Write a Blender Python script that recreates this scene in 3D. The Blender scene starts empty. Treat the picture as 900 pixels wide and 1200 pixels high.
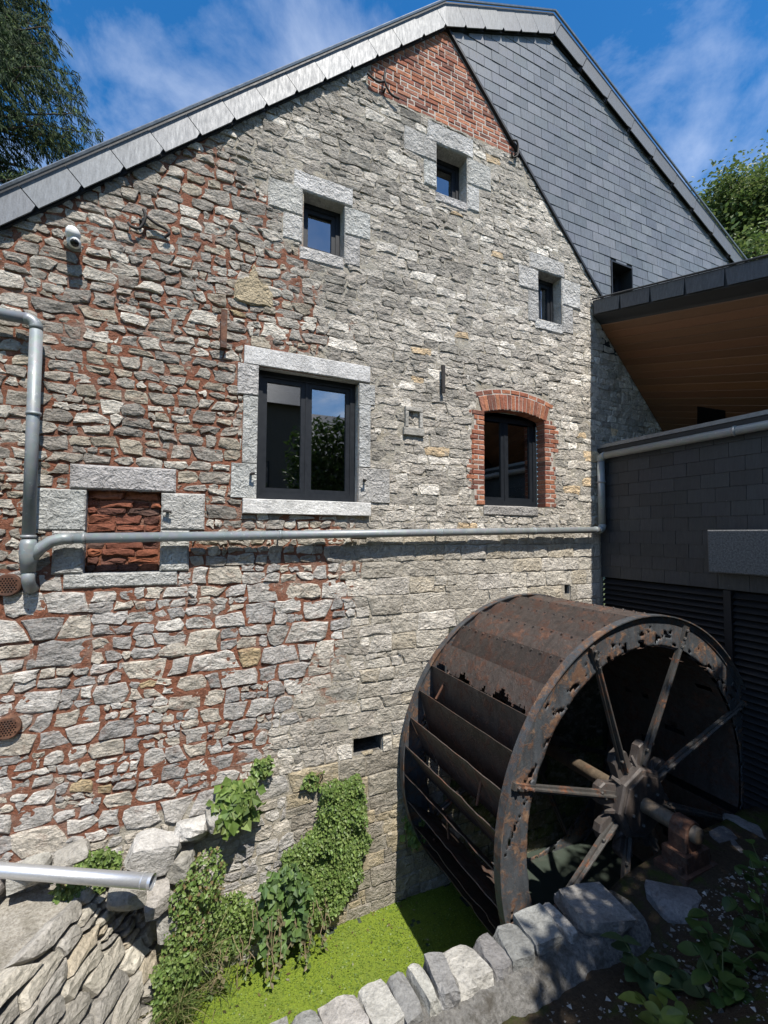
import bpy, math, random
from mathutils import Vector, Matrix, noise
RND = random.Random(7)
R_ = math.radians
scene = bpy.context.scene
COL = scene.collection

# ------------------------------------------------------------------ camera
cam_d = bpy.data.cameras.new('camera'); cam = bpy.data.objects.new('camera', cam_d); COL.objects.link(cam)
YAW, PITCH, ROLL = R_(24.5), R_(2.9), R_(.25)
fw = Vector((math.sin(YAW)*math.cos(PITCH), math.cos(YAW)*math.cos(PITCH), math.sin(PITCH)))
rt = Vector((math.cos(YAW), -math.sin(YAW), 0)); up = rt.cross(fw)
rt2 = rt*math.cos(ROLL)+up*math.sin(ROLL); up2 = up*math.cos(ROLL)-rt*math.sin(ROLL)
cam.matrix_world = Matrix(((rt2.x, up2.x, -fw.x, 0), (rt2.y, up2.y, -fw.y, -4.3), (rt2.z, up2.z, -fw.z, 0), (0, 0, 0, 1)))
cam_d.sensor_fit = 'HORIZONTAL'; cam_d.sensor_width = 36; cam_d.lens = 36*515/900
cam_d.clip_start = .05; cam_d.clip_end = 3000
scene.camera = cam

# ------------------------------------------------------------------ sky, sun, exposure
SUN_EL, SUN_AZ = R_(60), R_(3)          # azimuth measured from the wall normal towards +X
w = bpy.data.worlds.new('World'); scene.world = w; w.use_nodes = True
nt = w.node_tree; nt.nodes.clear()
def N(nt, t, **kw):
    n = nt.nodes.new(t)
    for k, v in kw.items():
        if hasattr(n, k): setattr(n, k, v)
    return n
sky = N(nt, 'ShaderNodeTexSky', sky_type='NISHITA', sun_disc=False, sun_elevation=SUN_EL, sun_rotation=math.pi-SUN_AZ,
        air_density=1.0, dust_density=.3, ozone_density=2.5, altitude=200)
tc = N(nt, 'ShaderNodeTexCoord'); sep = N(nt, 'ShaderNodeSeparateXYZ')
nt.links.new(tc.outputs['Generated'], sep.inputs[0])
addz = N(nt, 'ShaderNodeMath', operation='ADD'); addz.inputs[1].default_value = .35
nt.links.new(sep.outputs['Z'], addz.inputs[0])
mx = N(nt, 'ShaderNodeMath', operation='MAXIMUM'); mx.inputs[1].default_value = .05; nt.links.new(addz.outputs[0], mx.inputs[0])
div = N(nt, 'ShaderNodeVectorMath', operation='DIVIDE')
nt.links.new(tc.outputs['Generated'], div.inputs[0])
cmb = N(nt, 'ShaderNodeCombineXYZ')
for i in range(3): nt.links.new(mx.outputs[0], cmb.inputs[i])
nt.links.new(cmb.outputs[0], div.inputs[1])
mp = N(nt, 'ShaderNodeMapping'); mp.inputs['Scale'].default_value = (1.25, 1.15, 1.0); mp.inputs['Rotation'].default_value = (0, 0, R_(-28)); mp.inputs['Location'].default_value = (.35, .55, 0)
nt.links.new(div.outputs[0], mp.inputs[0])
nz = N(nt, 'ShaderNodeTexNoise'); nz.inputs['Scale'].default_value = 2.1; nz.inputs['Detail'].default_value = 9; nz.inputs['Roughness'].default_value = .6; nz.inputs['Distortion'].default_value = .25
nt.links.new(mp.outputs[0], nz.inputs['Vector'])
cr = N(nt, 'ShaderNodeValToRGB'); cr.color_ramp.elements[0].position = .42; cr.color_ramp.elements[1].position = .84
cr.color_ramp.elements[0].color = (0, 0, 0, 1); cr.color_ramp.elements[1].color = (.95, .95, .95, 1)
ce = cr.color_ramp.elements.new(.60); ce.color = (.22, .22, .22, 1)
nt.links.new(nz.outputs['Fac'], cr.inputs[0])
hs = N(nt, 'ShaderNodeHueSaturation'); hs.inputs['Saturation'].default_value = 1.36; hs.inputs['Value'].default_value = 1.05
nt.links.new(sky.outputs[0], hs.inputs['Color'])
mixc = N(nt, 'ShaderNodeMix', data_type='RGBA'); mixc.inputs['B'].default_value = (9.5, 9.8, 10.2, 1)
nt.links.new(cr.outputs[0], mixc.inputs['Factor']); nt.links.new(hs.outputs[0], mixc.inputs['A'])
bg = N(nt, 'ShaderNodeBackground'); bg.inputs['Strength'].default_value = .115
nt.links.new(mixc.outputs['Result'], bg.inputs['Color'])
wo = N(nt, 'ShaderNodeOutputWorld'); nt.links.new(bg.outputs[0], wo.inputs['Surface'])
sd = bpy.data.lights.new('sun', 'SUN'); sd.energy = 4.5; sd.angle = R_(.53); sd.color = (1, .95, .87)
so = bpy.data.objects.new('sun', sd); COL.objects.link(so)
sv = Vector((math.sin(SUN_AZ)*math.cos(SUN_EL), -math.cos(SUN_AZ)*math.cos(SUN_EL), math.sin(SUN_EL)))
so.rotation_euler = sv.to_track_quat('Z', 'Y').to_euler(); so.location = (0, -8, 14)
vs = scene.view_settings
vs.view_transform = 'Standard'; vs.look = 'None'; vs.gamma = 1; vs.use_curve_mapping = False; vs.exposure = .74

# ------------------------------------------------------------------ materials
class MT:
    """tiny node-tree helper"""
    def __init__(s, name):
        s.m = bpy.data.materials.new(name); s.m.use_nodes = True; s.t = s.m.node_tree; s.t.nodes.clear()
        s.out = s.t.nodes.new('ShaderNodeOutputMaterial'); s.b = s.t.nodes.new('ShaderNodeBsdfPrincipled')
        s.t.links.new(s.b.outputs[0], s.out.inputs['Surface']); s._pos = None
    def L(s, a, b): s.t.links.new(a, b)
    def pos(s):
        if s._pos is None: s._pos = s.t.nodes.new('ShaderNodeNewGeometry').outputs['Position']
        return s._pos
    def set(s, **kw):
        for k, v in kw.items():
            k = k.replace('_', ' ')
            if hasattr(v, 'is_linked') or hasattr(v, 'links'): s.L(v, s.b.inputs[k])
            else: s.b.inputs[k].default_value = (*v, 1) if isinstance(v, tuple) and len(v) == 3 else v
        return s
    def mapping(s, scale, vec=None, loc=(0, 0, 0), rot=(0, 0, 0)):
        n = s.t.nodes.new('ShaderNodeMapping'); n.inputs['Scale'].default_value = scale; n.inputs['Location'].default_value = loc; n.inputs['Rotation'].default_value = rot
        s.L(vec or s.pos(), n.inputs[0]); return n.outputs[0]
    def noise(s, scale, detail=5, rough=.6, vec=None, dist=0):
        n = s.t.nodes.new('ShaderNodeTexNoise'); n.inputs['Scale'].default_value = scale; n.inputs['Detail'].default_value = detail
        n.inputs['Roughness'].default_value = rough; n.inputs['Distortion'].default_value = dist
        s.L(vec or s.pos(), n.inputs['Vector']); return n.outputs['Fac']
    def voro(s, scale, vec=None, feature='F1', out='Distance'):
        n = s.t.nodes.new('ShaderNodeTexVoronoi'); n.feature = feature; n.inputs['Scale'].default_value = scale
        s.L(vec or s.pos(), n.inputs['Vector']); return n.outputs[out]
    def noiseC(s, scale):
        n = s.t.nodes.new('ShaderNodeTexNoise'); n.inputs['Scale'].default_value = scale; s.L(s.pos(), n.inputs['Vector']); return n.outputs['Color']
    def ramp(s, fac, *stops):
        n = s.t.nodes.new('ShaderNodeValToRGB'); e = n.color_ramp.elements
        while len(e) < len(stops): e.new(.5)
        for el, (p, c) in zip(e, stops):
            el.position = p; el.color = (c, c, c, 1) if isinstance(c, (int, float)) else (*c, 1)
        s.L(fac, n.inputs[0]); return n.outputs[0]
    def attr(s, name='tint'):
        n = s.t.nodes.new('ShaderNodeAttribute'); n.attribute_name = name; return n.outputs['Color']
    def math(s, op, a, b=0.):
        n = s.t.nodes.new('ShaderNodeMath'); n.operation = op
        for i, v in enumerate((a, b)):
            if isinstance(v, (int, float)): n.inputs[i].default_value = v
            else: s.L(v, n.inputs[i])
        return n.outputs[0]
    def mix(s, fac, a, b, mode='MIX'):
        n = s.t.nodes.new('ShaderNodeMix'); n.data_type = 'RGBA'; n.blend_type = mode; n.clamp_factor = True
        for k, v in (('Factor', fac), ('A', a), ('B', b)):
            i = n.inputs[k] if k == 'Factor' else [q for q in n.inputs if q.name == k and q.type == 'RGBA'][0]
            if isinstance(v, (int, float)): i.default_value = v if k == 'Factor' else (v, v, v, 1)
            elif isinstance(v, tuple): i.default_value = (*v, 1)
            else: s.L(v, i)
        return [o for o in n.outputs if o.type == 'RGBA'][0]
    def bump(s, h, strength=.5, dist=.01):
        n = s.t.nodes.new('ShaderNodeBump'); n.inputs['Strength'].default_value = strength; n.inputs['Distance'].default_value = dist
        s.L(h, n.inputs['Height']); s.L(n.outputs[0], s.b.inputs['Normal']); return s
    def sepxyz(s):
        n = s.t.nodes.new('ShaderNodeSeparateXYZ'); s.L(s.pos(), n.inputs[0]); return n.outputs

M = {}
def red_mask(t):
    X, Y, Z = t.sepxyz()
    zr = t.math('DIVIDE', t.math('ADD', Z, 4.), 10.)
    xb = t.ramp(zr, (.0, 0.), (.14, .02), (.17, .42), (.25, .53), (.33, .60), (.42, .58), (.55, .56), (.63, .545), (.72, .46), (.80, .30), (.86, .16))
    xb = t.math('SUBTRACT', t.math('MULTIPLY', xb, 6.), 2.)
    dd = t.math('ADD', t.math('SUBTRACT', xb, X), t.math('MULTIPLY', t.math('SUBTRACT', t.noise(2.6, 5, .6), .5), 2.6))
    mask = t.ramp(t.math('ADD', t.math('MULTIPLY', dd, .9), .5), (.35, 0.), (.6, 1.))
    return X, Y, Z, mask
def m_stone(name, lam=(5, 5, 18), bstr=.95, pale=.5, grain=1., chip=11, chs=1.0):
    t = MT(name); base = t.attr()
    big = t.noise(7, 6, .65); fine = t.noise(55, 8, .72); lamn = t.noise(3.2, 8, .72, t.mapping(lam), .8)
    c = t.mix(1., base, t.ramp(big, (.25, .62), (.5, 1.), (.78, 1.25)), 'MULTIPLY')
    c = t.mix(.8*grain, c, t.ramp(fine, (.25, .55), (.5, 1.), (.75, 1.35)), 'MULTIPLY')
    c = t.mix(.55, c, t.ramp(lamn, (.3, .6), (.5, 1.), (.7, 1.2)), 'MULTIPLY')
    spots = t.ramp(t.noise(17, 6, .7), (.60, 0.), (.72, 1.))
    c = t.mix(t.math('MULTIPLY', spots, pale), c, (.58, .56, .51))
    dark = t.ramp(t.noise(24, 5, .65, t.mapping((1, 1, 1.4), loc=(3, 1, 2))), (.60, 0.), (.74, 1.))
    c = t.mix(t.math('MULTIPLY', dark, .7), c, (.07, .064, .055))
    if name == 'rubble_stone':                               # mortar smeared over the stone faces
        mk = red_mask(t)[3]; sm = t.ramp(t.noise(8.5, 8, .72, t.mapping((1, 1, 1.3), loc=(7, 3, 5))), (.54, 0.), (.68, .55))
        c = t.mix(t.math('MULTIPLY', sm, mk), c, t.mix(fine, (.14, .07, .048), (.28, .15, .105)))
        lm = t.ramp(t.noise(6.5, 8, .72, t.mapping((1, 1, 1.5), loc=(1, 8, 2))), (.50, 0.), (.66, .6))
        c = t.mix(t.math('MULTIPLY', lm, t.math('SUBTRACT', 1., mk)), c, t.mix(fine, (.30, .275, .235), (.56, .53, .47)))
    stain = t.noise(1.3, 6, .65)
    c = t.mix(.8, c, t.ramp(stain, (.3, (.76, .74, .70)), (.5, (1., .99, .965)), (.7, (1.15, 1.14, 1.11))), 'MULTIPLY')
    t.set(Base_Color=c, Roughness=.92, Specular_IOR_Level=.2)
    wv = t.mix(.16, t.pos(), t.noiseC(9)); ch = t.voro(chip, wv); ch2 = t.voro(chip*2.7, wv)
    h = t.math('ADD', t.math('MULTIPLY', lamn, 1.0), t.math('ADD', t.math('MULTIPLY', fine, .55), t.math('MULTIPLY', t.noise(19, 7, .7), .9)))
    h = t.math('ADD', h, t.math('ADD', t.math('MULTIPLY', ch, chs), t.math('MULTIPLY', ch2, chs*.5)))
    t.bump(h, bstr, .035); M[name] = t.m
m_stone('rubble_stone')
m_stone('dressed_stone', (16, 16, 16), .42, .3, 1., 30, .5)
m_stone('worn_dressed', (14, 14, 16), .75, .45, 1., 20, 1.0)
m_stone('bank_stone', (6, 6, 9), .6, .35, 1., 12, .7)

t = MT('mortar')          # red clay mortar in the older left part, pale lime elsewhere
X, Y, Z, mask = red_mask(t)
fine = t.noise(38, 8, .75); big = t.noise(5, 5)
red = t.mix(t.ramp(fine, (.3, 0.), (.7, 1.)), (.11, .044, .028), (.34, .14, .084))
red = t.mix(t.ramp(big, (.42, 0.), (.66, .85)), red, (.22, .105, .068))
lime = t.mix(fine, (.26, .235, .195), (.50, .47, .40))
lime = t.mix(t.ramp(big, (.45, 0.), (.75, .6)), lime, (.36, .29, .19))
pat = t.ramp(t.noise(3.4, 7, .7, t.mapping((1, 1, 1), loc=(2, 6, 1))), (.50, 0.), (.64, .6))      # lime repointing over the red mortar
red = t.mix(pat, red, t.mix(fine, (.20, .14, .11), (.42, .34, .28)))
c = t.mix(mask, lime, red)
shade_algae = t.ramp(t.math('ADD', t.math('ADD', t.math('MULTIPLY', Z, -1.), -1.15), t.math('MULTIPLY', t.math('SUBTRACT', X, 2.75), 0.)), (.0, 0.), (.3, 1.))
shade_algae = t.math('MULTIPLY', shade_algae, t.ramp(t.math('SUBTRACT', X, 2.6), (.0, 0.), (.3, 1.)))
c = t.mix(shade_algae, c, (.07, .075, .05))  # shade behind the wheel darkened into the mortar colour, with some algae
c = t.mix(t.ramp(t.noise(30, 6, .7, t.mapping((1, 1, 1), loc=(9, 9, 9))), (.62, 0.), (.68, .8)), c, (.55, .5, .43))
c = t.mix(t.ramp(t.noise(13, 5, .6, t.mapping((1, 1, 1), loc=(4, 2, 9))), (.62, 0.), (.72, .6)), c, (.09, .065, .05))
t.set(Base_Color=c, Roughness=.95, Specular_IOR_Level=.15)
t.bump(t.math('ADD', fine, t.noise(14, 6, .7)), .9, .03); M['mortar'] = t.m

def m_brick(name, worn=.5):
    t = MT(name); base = t.attr(); f = t.noise(45, 7, .7); b = t.noise(9, 5)
    c = t.mix(.9, base, t.ramp(f, (.25, .55), (.5, 1.), (.75, 1.35)), 'MULTIPLY')
    c = t.mix(.7, c, t.ramp(b, (.3, .6), (.7, 1.25)), 'MULTIPLY')
    c = t.mix(t.ramp(t.noise(22, 6, .7), (.66, 0.), (.74, worn)), c, (.5, .42, .35))
    t.set(Base_Color=c, Roughness=.93, Specular_IOR_Level=.2)
    t.bump(t.math('ADD', f, t.noise(16, 6)), .6, .02); M[name] = t.m
m_brick('brick'); m_brick('old_brick', .25)

t = MT('brick_mortar'); f = t.noise(50, 7, .7)
t.set(Base_Color=t.mix(f, (.30, .26, .22), (.54, .49, .43)), Roughness=.95); t.bump(f, .6, .015); M['brick_mortar'] = t.m

def m_slate(name, col, rough=.42, streak=.5):
    t = MT(name); base = t.attr()
    s = t.noise(6, 7, .7, t.mapping((9, 9, 1.2))); f = t.noise(70, 5, .7)
    c = t.mix(1., base, t.ramp(s, (.3, .72), (.5, 1.), (.7, 1.3)), 'MULTIPLY')
    c = t.mix(streak, c, t.ramp(f, (.3, .75), (.7, 1.25)), 'MULTIPLY')
    c = t.mix(t.ramp(t.noise(60, 4, .6), (.71, 0.), (.75, .5)), c, (.5, .5, .5))
    t.set(Base_Color=c, Roughness=t.ramp(s, (.3, rough+.1), (.7, rough-.08)), Specular_IOR_Level=.5)
    t.bump(t.math('ADD', t.math('MULTIPLY', f, .4), t.noise(12, 6, .7, t.mapping((4, 4, 1)))), .22, .008); M[name] = t.m
m_slate('slate', None); m_slate('verge_slate', None, .55); m_slate('dark_slate', None, .5)

def m_plain(name, col, rough=.5, metal=0., var=.25, scale=20, bump=.1, spec=.4):
    t = MT(name); f = t.noise(scale, 6, .65)
    c = t.mix(1., col, t.ramp(f, (.25, 1-var), (.75, 1+var)), 'MULTIPLY')
    t.set(Base_Color=c, Roughness=t.ramp(f, (.3, max(.05, rough-.08)), (.7, min(1, rough+.08))), Metallic=metal, Specular_IOR_Level=spec)
    if bump: t.bump(t.noise(scale*2.2, 6, .65), bump, .006)
    M[name] = t.m
m_plain('anthracite', (.011, .0135, .0175), .5, bump=.03, spec=.3)
m_plain('dark_trim', (.018, .019, .021), .55)
m_plain('zinc_trim', (.20, .215, .23), .42, .6, .2)
m_plain('black_louvre', (.011, .011, .0125), .6)
m_plain('iron_black', (.03, .026, .024), .7, .2, .4, 40, .3)
m_plain('white_plastic', (.72, .72, .70), .35, 0, .05)
m_plain('black_plastic', (.01, .01, .01), .25)
m_plain('dark_void', (.008, .0075, .007), .95, bump=0, spec=0.)
m_plain('room_dark', (.03, .028, .026), .9, bump=0, spec=.1)
m_plain('render_wall', (.10, .085, .072), .9)
m_plain('curtain', (.12, .12, .115), .9, 0, .2, 8)
m_plain('bark', (.075, .058, .043), .95, 0, .4, 14, .7)
m_plain('stem', (.075, .09, .03), .7, 0, .3)
m_plain('dry_stem', (.19, .145, .085), .85, 0, .3)

t = MT('galvanised'); f = t.noise(9, 5, .6); v = t.voro(28, out='Color')
c = t.mix(f, (.17, .19, .195), (.29, .31, .315)); c = t.mix(.10, c, v, 'MULTIPLY')
c = t.mix(t.ramp(t.noise(30, 5, .7), (.62, 0.), (.7, .6)), c, (.62, .63, .62))
t.set(Base_Color=c, Metallic=.2, Roughness=t.ramp(f, (.3, .42), (.7, .58))); t.bump(f, .05, .01); M['galvanised'] = t.m

t = MT('new_galvanised'); f = t.noise(14, 5, .6, t.mapping((1, 6, 6)))
t.set(Base_Color=t.mix(f, (.48, .5, .52), (.72, .73, .74)), Metallic=.75, Roughness=.36); M['new_galvanised'] = t.m

def m_rust(name, paint, amount, metal=.25, ra=(.055, .024, .014), rb_=(.235, .088, .038), rc=(.30, .145, .075)):
    t = MT(name); f = t.noise(34, 8, .75); b = t.noise(6.5, 9, .72, dist=.5); s = t.noise(5, 7, .7, t.mapping((3.5, 3.5, .9)))
    rust = t.mix(f, ra, rb_)
    rust = t.mix(t.ramp(t.noise(11, 6, .7), (.5, 0.), (.68, 1.)), rust, rc)
    pc = t.mix(.9, paint, t.ramp(s, (.25, .45), (.75, 1.6)), 'MULTIPLY')
    pc = t.mix(t.ramp(t.noise(48, 5, .7), (.60, 0.), (.68, .6)), pc, (.16, .15, .13))
    k = t.ramp(t.math('ADD', t.math('MULTIPLY', b, .75), t.math('MULTIPLY', f, .3)), (amount-.04, 1.), (amount+.04, 0.))
    c = t.mix(k, pc, rust)
    c = t.mix(1., c, t.attr(), 'MULTIPLY')
    c = t.mix(t.ramp(t.noise(4, 8, .75, t.mapping((6, 6, .7), loc=(3, 3, 3))), (.54, 0.), (.70, .35)), c, (.12, .065, .042))
    t.set(Base_Color=c, Roughness=t.mix(k, .52, .88), Metallic=metal*.4, Specular_IOR_Level=.4)
    t.bump(t.math('ADD', t.math('MULTIPLY', k, .5), f), .45, .012); M[name] = t.m
m_rust('rim_metal', (.055, .060, .066), .49, .25, (.055, .032, .022), (.18, .095, .055), (.25, .16, .10))
m_rust('plate_metal', (.056, .046, .041), .49, .25, (.035, .020, .015), (.105, .052, .034), (.14, .075, .05))
m_rust('spoke_metal', (.06, .057, .053), .45)
m_rust('hub_metal', (.07, .06, .055), .43, .25, (.04, .025, .02), (.15, .085, .06), (.24, .17, .13))
m_rust('axle_metal', (.13, .10, .07), .44)
m_rust('rusty_iron', (.07, .045, .035), .56, .25, (.035, .02, .014), (.14, .06, .035), (.2, .1, .06))

t = MT('concrete'); f = t.noise(60, 6, .7)
t.set(Base_Color=t.mix(t.ramp(f, (.35, 0.), (.65, 1.)), (.05, .051, .053), (.15, .152, .155)), Roughness=.9); t.bump(t.voro(80), .35, .008); M['concrete'] = t.m

t = MT('wood_plank'); g = t.noise(3, 8, .7, t.mapping((30, 1.5, 30)), .6)
c = t.mix(g, (.085, .036, .013), (.16, .072, .028)); c = t.mix(1., c, t.attr(), 'MULTIPLY')
t.set(Base_Color=c, Roughness=.55); t.bump(g, .15, .005); M['wood_plank'] = t.m

# glass: clear pane with a strong grazing reflection, dark room behind
t = MT('window_glass')
lw = t.t.nodes.new('ShaderNodeFresnel'); lw.inputs[0].default_value = 1.9
gl = t.t.nodes.new('ShaderNodeBsdfGlossy'); gl.inputs['Roughness'].default_value = .012; gl.inputs['Color'].default_value = (.95, .97, 1, 1)
tr = t.t.nodes.new('ShaderNodeBsdfTransparent'); tr.inputs['Color'].default_value = (.5, .52, .54, 1)
ms = t.t.nodes.new('ShaderNodeMixShader'); k = t.math('MINIMUM', t.math('MULTIPLY', lw.outputs[0], 2.4), 1.)
t.L(k, ms.inputs[0]); t.L(tr.outputs[0], ms.inputs[1]); t.L(gl.outputs[0], ms.inputs[2]); t.L(ms.outputs[0], t.out.inputs['Surface']); M['window_glass'] = t.m

t = MT('water'); n = t.noise(3, 4, .5)
t.set(Base_Color=(.05, .062, .05), Roughness=.06, Specular_IOR_Level=.6); t.bump(n, .08, .02); M['water'] = t.m
t = MT('duckweed'); v = t.voro(190, out='Color'); f = t.noise(9, 6, .65); fi = t.noise(130, 5, .75)
c = t.mix(f, (.105, .16, .014), (.185, .235, .024)); c = t.mix(.85, c, t.ramp(fi, (.3, .45), (.7, 1.5)), 'MULTIPLY')
c = t.mix(.5, c, t.ramp(t.voro(75), (.1, 1.25), (.6, .55)), 'MULTIPLY')
c = t.mix(t.ramp(t.noise(26, 6, .75), (.60, 0.), (.70, .8)), c, (.05, .07, .012))
c = t.mix(t.ramp(t.noise(2.2, 6, .7), (.5, 0.), (.7, .5)), c, (.10, .13, .03))
t.set(Base_Color=c, Roughness=.75, Specular_IOR_Level=.25); t.bump(fi, .5, .008); M['duckweed'] = t.m

t = MT('soil'); f = t.noise(42, 8, .75); b = t.noise(3.5, 6, .6)
c = t.mix(f, (.03, .021, .014), (.125, .095, .065))
c = t.mix(t.ramp(b, (.5, 0.), (.62, 1.)), c, t.mix(f, (.03, .045, .012), (.10, .115, .03)))
c = t.mix(t.ramp(t.noise(75, 5, .7), (.66, 0.), (.72, .8)), c, (.36, .34, .31))
t.set(Base_Color=c, Roughness=.97, Specular_IOR_Level=.1); t.bump(t.math('ADD', f, t.noise(16, 6)), .9, .05); M['soil'] = t.m
t = MT('grass_ground'); f = t.noise(8, 8, .7); t.set(Base_Color=t.mix(f, (.03, .05, .012), (.10, .12, .04)), Roughness=.95); M['grass_ground'] = t.m
t = MT('sandy_top'); f = t.noise(48, 8, .75); b = t.noise(5, 6)
c = t.mix(t.ramp(f, (.3, 0.), (.7, 1.)), (.17, .15, .12), (.50, .47, .41)); c = t.mix(t.ramp(b, (.52, 0.), (.66, .6)), c, (.14, .125, .09))
t.set(Base_Color=c, Roughness=.97, Specular_IOR_Level=.1); t.bump(t.math('ADD', f, t.noise(14, 6)), .8, .03); M['sandy_top'] = t.m
t = MT('core_mortar'); f = t.noise(40, 8, .75); b = t.noise(6, 6)
c = t.mix(t.ramp(f, (.3, 0.), (.7, 1.)), (.07, .066, .058), (.30, .29, .27)); c = t.mix(t.ramp(b, (.5, 0.), (.64, .8)), c, (.06, .05, .035))
t.set(Base_Color=c, Roughness=.97); t.bump(t.math('ADD', f, t.noise(14, 6)), .9, .04); M['core_mortar'] = t.m

def m_leaf(name, rough=.5, trans=.35):
    t = MT(name); c = t.attr(); c = t.mix(.5, c, t.ramp(t.noise(25, 4), (.3, .7), (.7, 1.3)), 'MULTIPLY')
    t.set(Base_Color=c, Roughness=rough, Specular_IOR_Level=.45)
    tl = t.t.nodes.new('ShaderNodeBsdfTranslucent'); t.L(c, tl.inputs[0])
    ms = t.t.nodes.new('ShaderNodeMixShader'); ms.inputs[0].default_value = trans
    t.L(t.b.outputs[0], ms.inputs[1]); t.L(tl.outputs[0], ms.inputs[2]); t.L(ms.outputs[0], t.out.inputs['Surface']); M[name] = t.m
m_leaf('leaf'); m_leaf('needle', .9, .1)

# ------------------------------------------------------------------ mesh helpers
class MB:
    def __init__(s): s.v = []; s.f = []; s.c = []; s.col = (1, 1, 1)
    def add(s, vs, fs, col=None):
        o = len(s.v); s.v.extend(vs); s.f.extend([tuple(i+o for i in f) for f in fs]); s.c.extend([col or s.col]*len(vs)); return s
    def box(s, x0, x1, y0, y1, z0, z1, col=None):
        v = [(x, y, z) for z in (z0, z1) for y in (y0, y1) for x in (x0, x1)]
        return s.add(v, [(0, 2, 3, 1), (4, 5, 7, 6), (0, 1, 5, 4), (2, 6, 7, 3), (0, 4, 6, 2), (1, 3, 7, 5)], col)
    def prism(s, poly, yb, yf, ch=.004, col=None, rough=0., wob=0.):
        """polygon in x,z (counter-clockwise seen from -y), back at yb, chamfered front at yf (<yb)"""
        n = len(poly); cx = sum(p[0] for p in poly)/n; cz = sum(p[1] for p in poly)/n
        w = max(p[0] for p in poly)-min(p[0] for p in poly); h = max(p[1] for p in poly)-min(p[1] for p in poly)
        kx = max(.3, 1-2*ch/max(w, 1e-4)); kz = max(.3, 1-2*ch/max(h, 1e-4))
        q = lambda: RND.uniform(-rough, rough)
        vs = [(x, yb, z) for x, z in poly]+[(x+q()*.5, yf+ch, z+q()*.5) for x, z in poly]+[(cx+(x-cx)*kx+q(), yf+q()*.6+wob*((x-cx)/max(w, .01)), cz+(z-cz)*kz+q()) for x, z in poly]
        fs = []
        for r in (0, 1):
            for i in range(n):
                j = (i+1) % n; fs.append((r*n+i, r*n+j, (r+1)*n+j, (r+1)*n+i))
        fs.append(tuple(range(2*n, 3*n))); fs.append(tuple(reversed(range(n))))
        return s.add(vs, fs, col)
    def tube(s, pts, r, n=10, col=None, cap=True):
        pts = [Vector(p) for p in pts]; rs = r if isinstance(r, (list, tuple)) else [r]*len(pts)
        o = []; a = None
        for i, p in enumerate(pts):
            d = (pts[min(i+1, len(pts)-1)]-pts[max(i-1, 0)]).normalized()
            if a is None: a = d.orthogonal().normalized()
            a = (a-d*a.dot(d)).normalized(); b = d.cross(a)
            for k in range(n):
                t = 2*math.pi*k/n; o.append(tuple(p+(a*math.cos(t)+b*math.sin(t))*rs[i]))
        fs = [(i*n+k, i*n+(k+1) % n, (i+1)*n+(k+1) % n, (i+1)*n+k) for i in range(len(pts)-1) for k in range(n)]
        if cap: fs += [tuple(reversed(range(n))), tuple(range((len(pts)-1)*n, len(pts)*n))]
        return s.add(o, fs, col)
    def lathe_y(s, prof, n=48, c=(0, 0), col=None, closed=True):
        """profile [(r,y)] turned about a y-axis through x,z = c"""
        m = len(prof); vs = [(c[0]+r*math.cos(2*math.pi*k/n), y, c[1]+r*math.sin(2*math.pi*k/n)) for k in range(n) for r, y in prof]
        fs = []
        for k in range(n):
            for i in range(m if closed else m-1):
                j = (i+1) % m; k2 = (k+1) % n; fs.append((k*m+i, k*m+j, k2*m+j, k2*m+i))
        return s.add(vs, fs, col)
    def mesh(s, name, mat, smooth=False):
        me = bpy.data.meshes.new(name); me.from_pydata(s.v, [], s.f); me.materials.append(M[mat])
        a = me.color_attributes.new('tint', 'FLOAT_COLOR', 'POINT')
        a.data.foreach_set('color', [q for c in s.c for q in (c[0], c[1], c[2], 1.)])
        if smooth: me.polygons.foreach_set('use_smooth', [True]*len(me.polygons))
        me.update(); return me
WM = {}
def place(o, parent=None, mw=None):
    """link o at world matrix mw under parent, keeping world coordinates"""
    COL.objects.link(o); mw = mw or Matrix()
    if parent is not None:
        o.parent = parent; o.matrix_parent_inverse = WM[parent.name].inverted()
    o.matrix_basis = mw; WM[o.name] = mw.copy(); return o
def obj(name, mb, mat, parent=None, mw=None, smooth=False, label=None, kind=None):
    me = mb if isinstance(mb, bpy.types.Mesh) else mb.mesh(name, mat, smooth)
    o = bpy.data.objects.new(name, me); place(o, parent, mw)
    if label: o['label'] = label
    if kind: o['kind'] = kind
    return o
def thing(name, label, cat, loc, group=None):
    o = bpy.data.objects.new(name, None); o.empty_display_size = .2; place(o, None, Matrix.Translation(loc))
    o['label'] = label; o['category'] = cat
    if group: o['group'] = group
    return o
def tag(o, label, cat, group=None):
    o['label'] = label; o['category'] = cat
    if group: o['group'] = group
    return o
def T(x, y, z): return Matrix.Translation((x, y, z))
def nz3(x, y, z): return noise.noise(Vector((x, y, z)))
def jit(c, a=.15):
    k = 1+RND.uniform(-a, a); return tuple(max(.005, q*k*(1+RND.uniform(-a*.18, a*.18))) for q in c)

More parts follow.
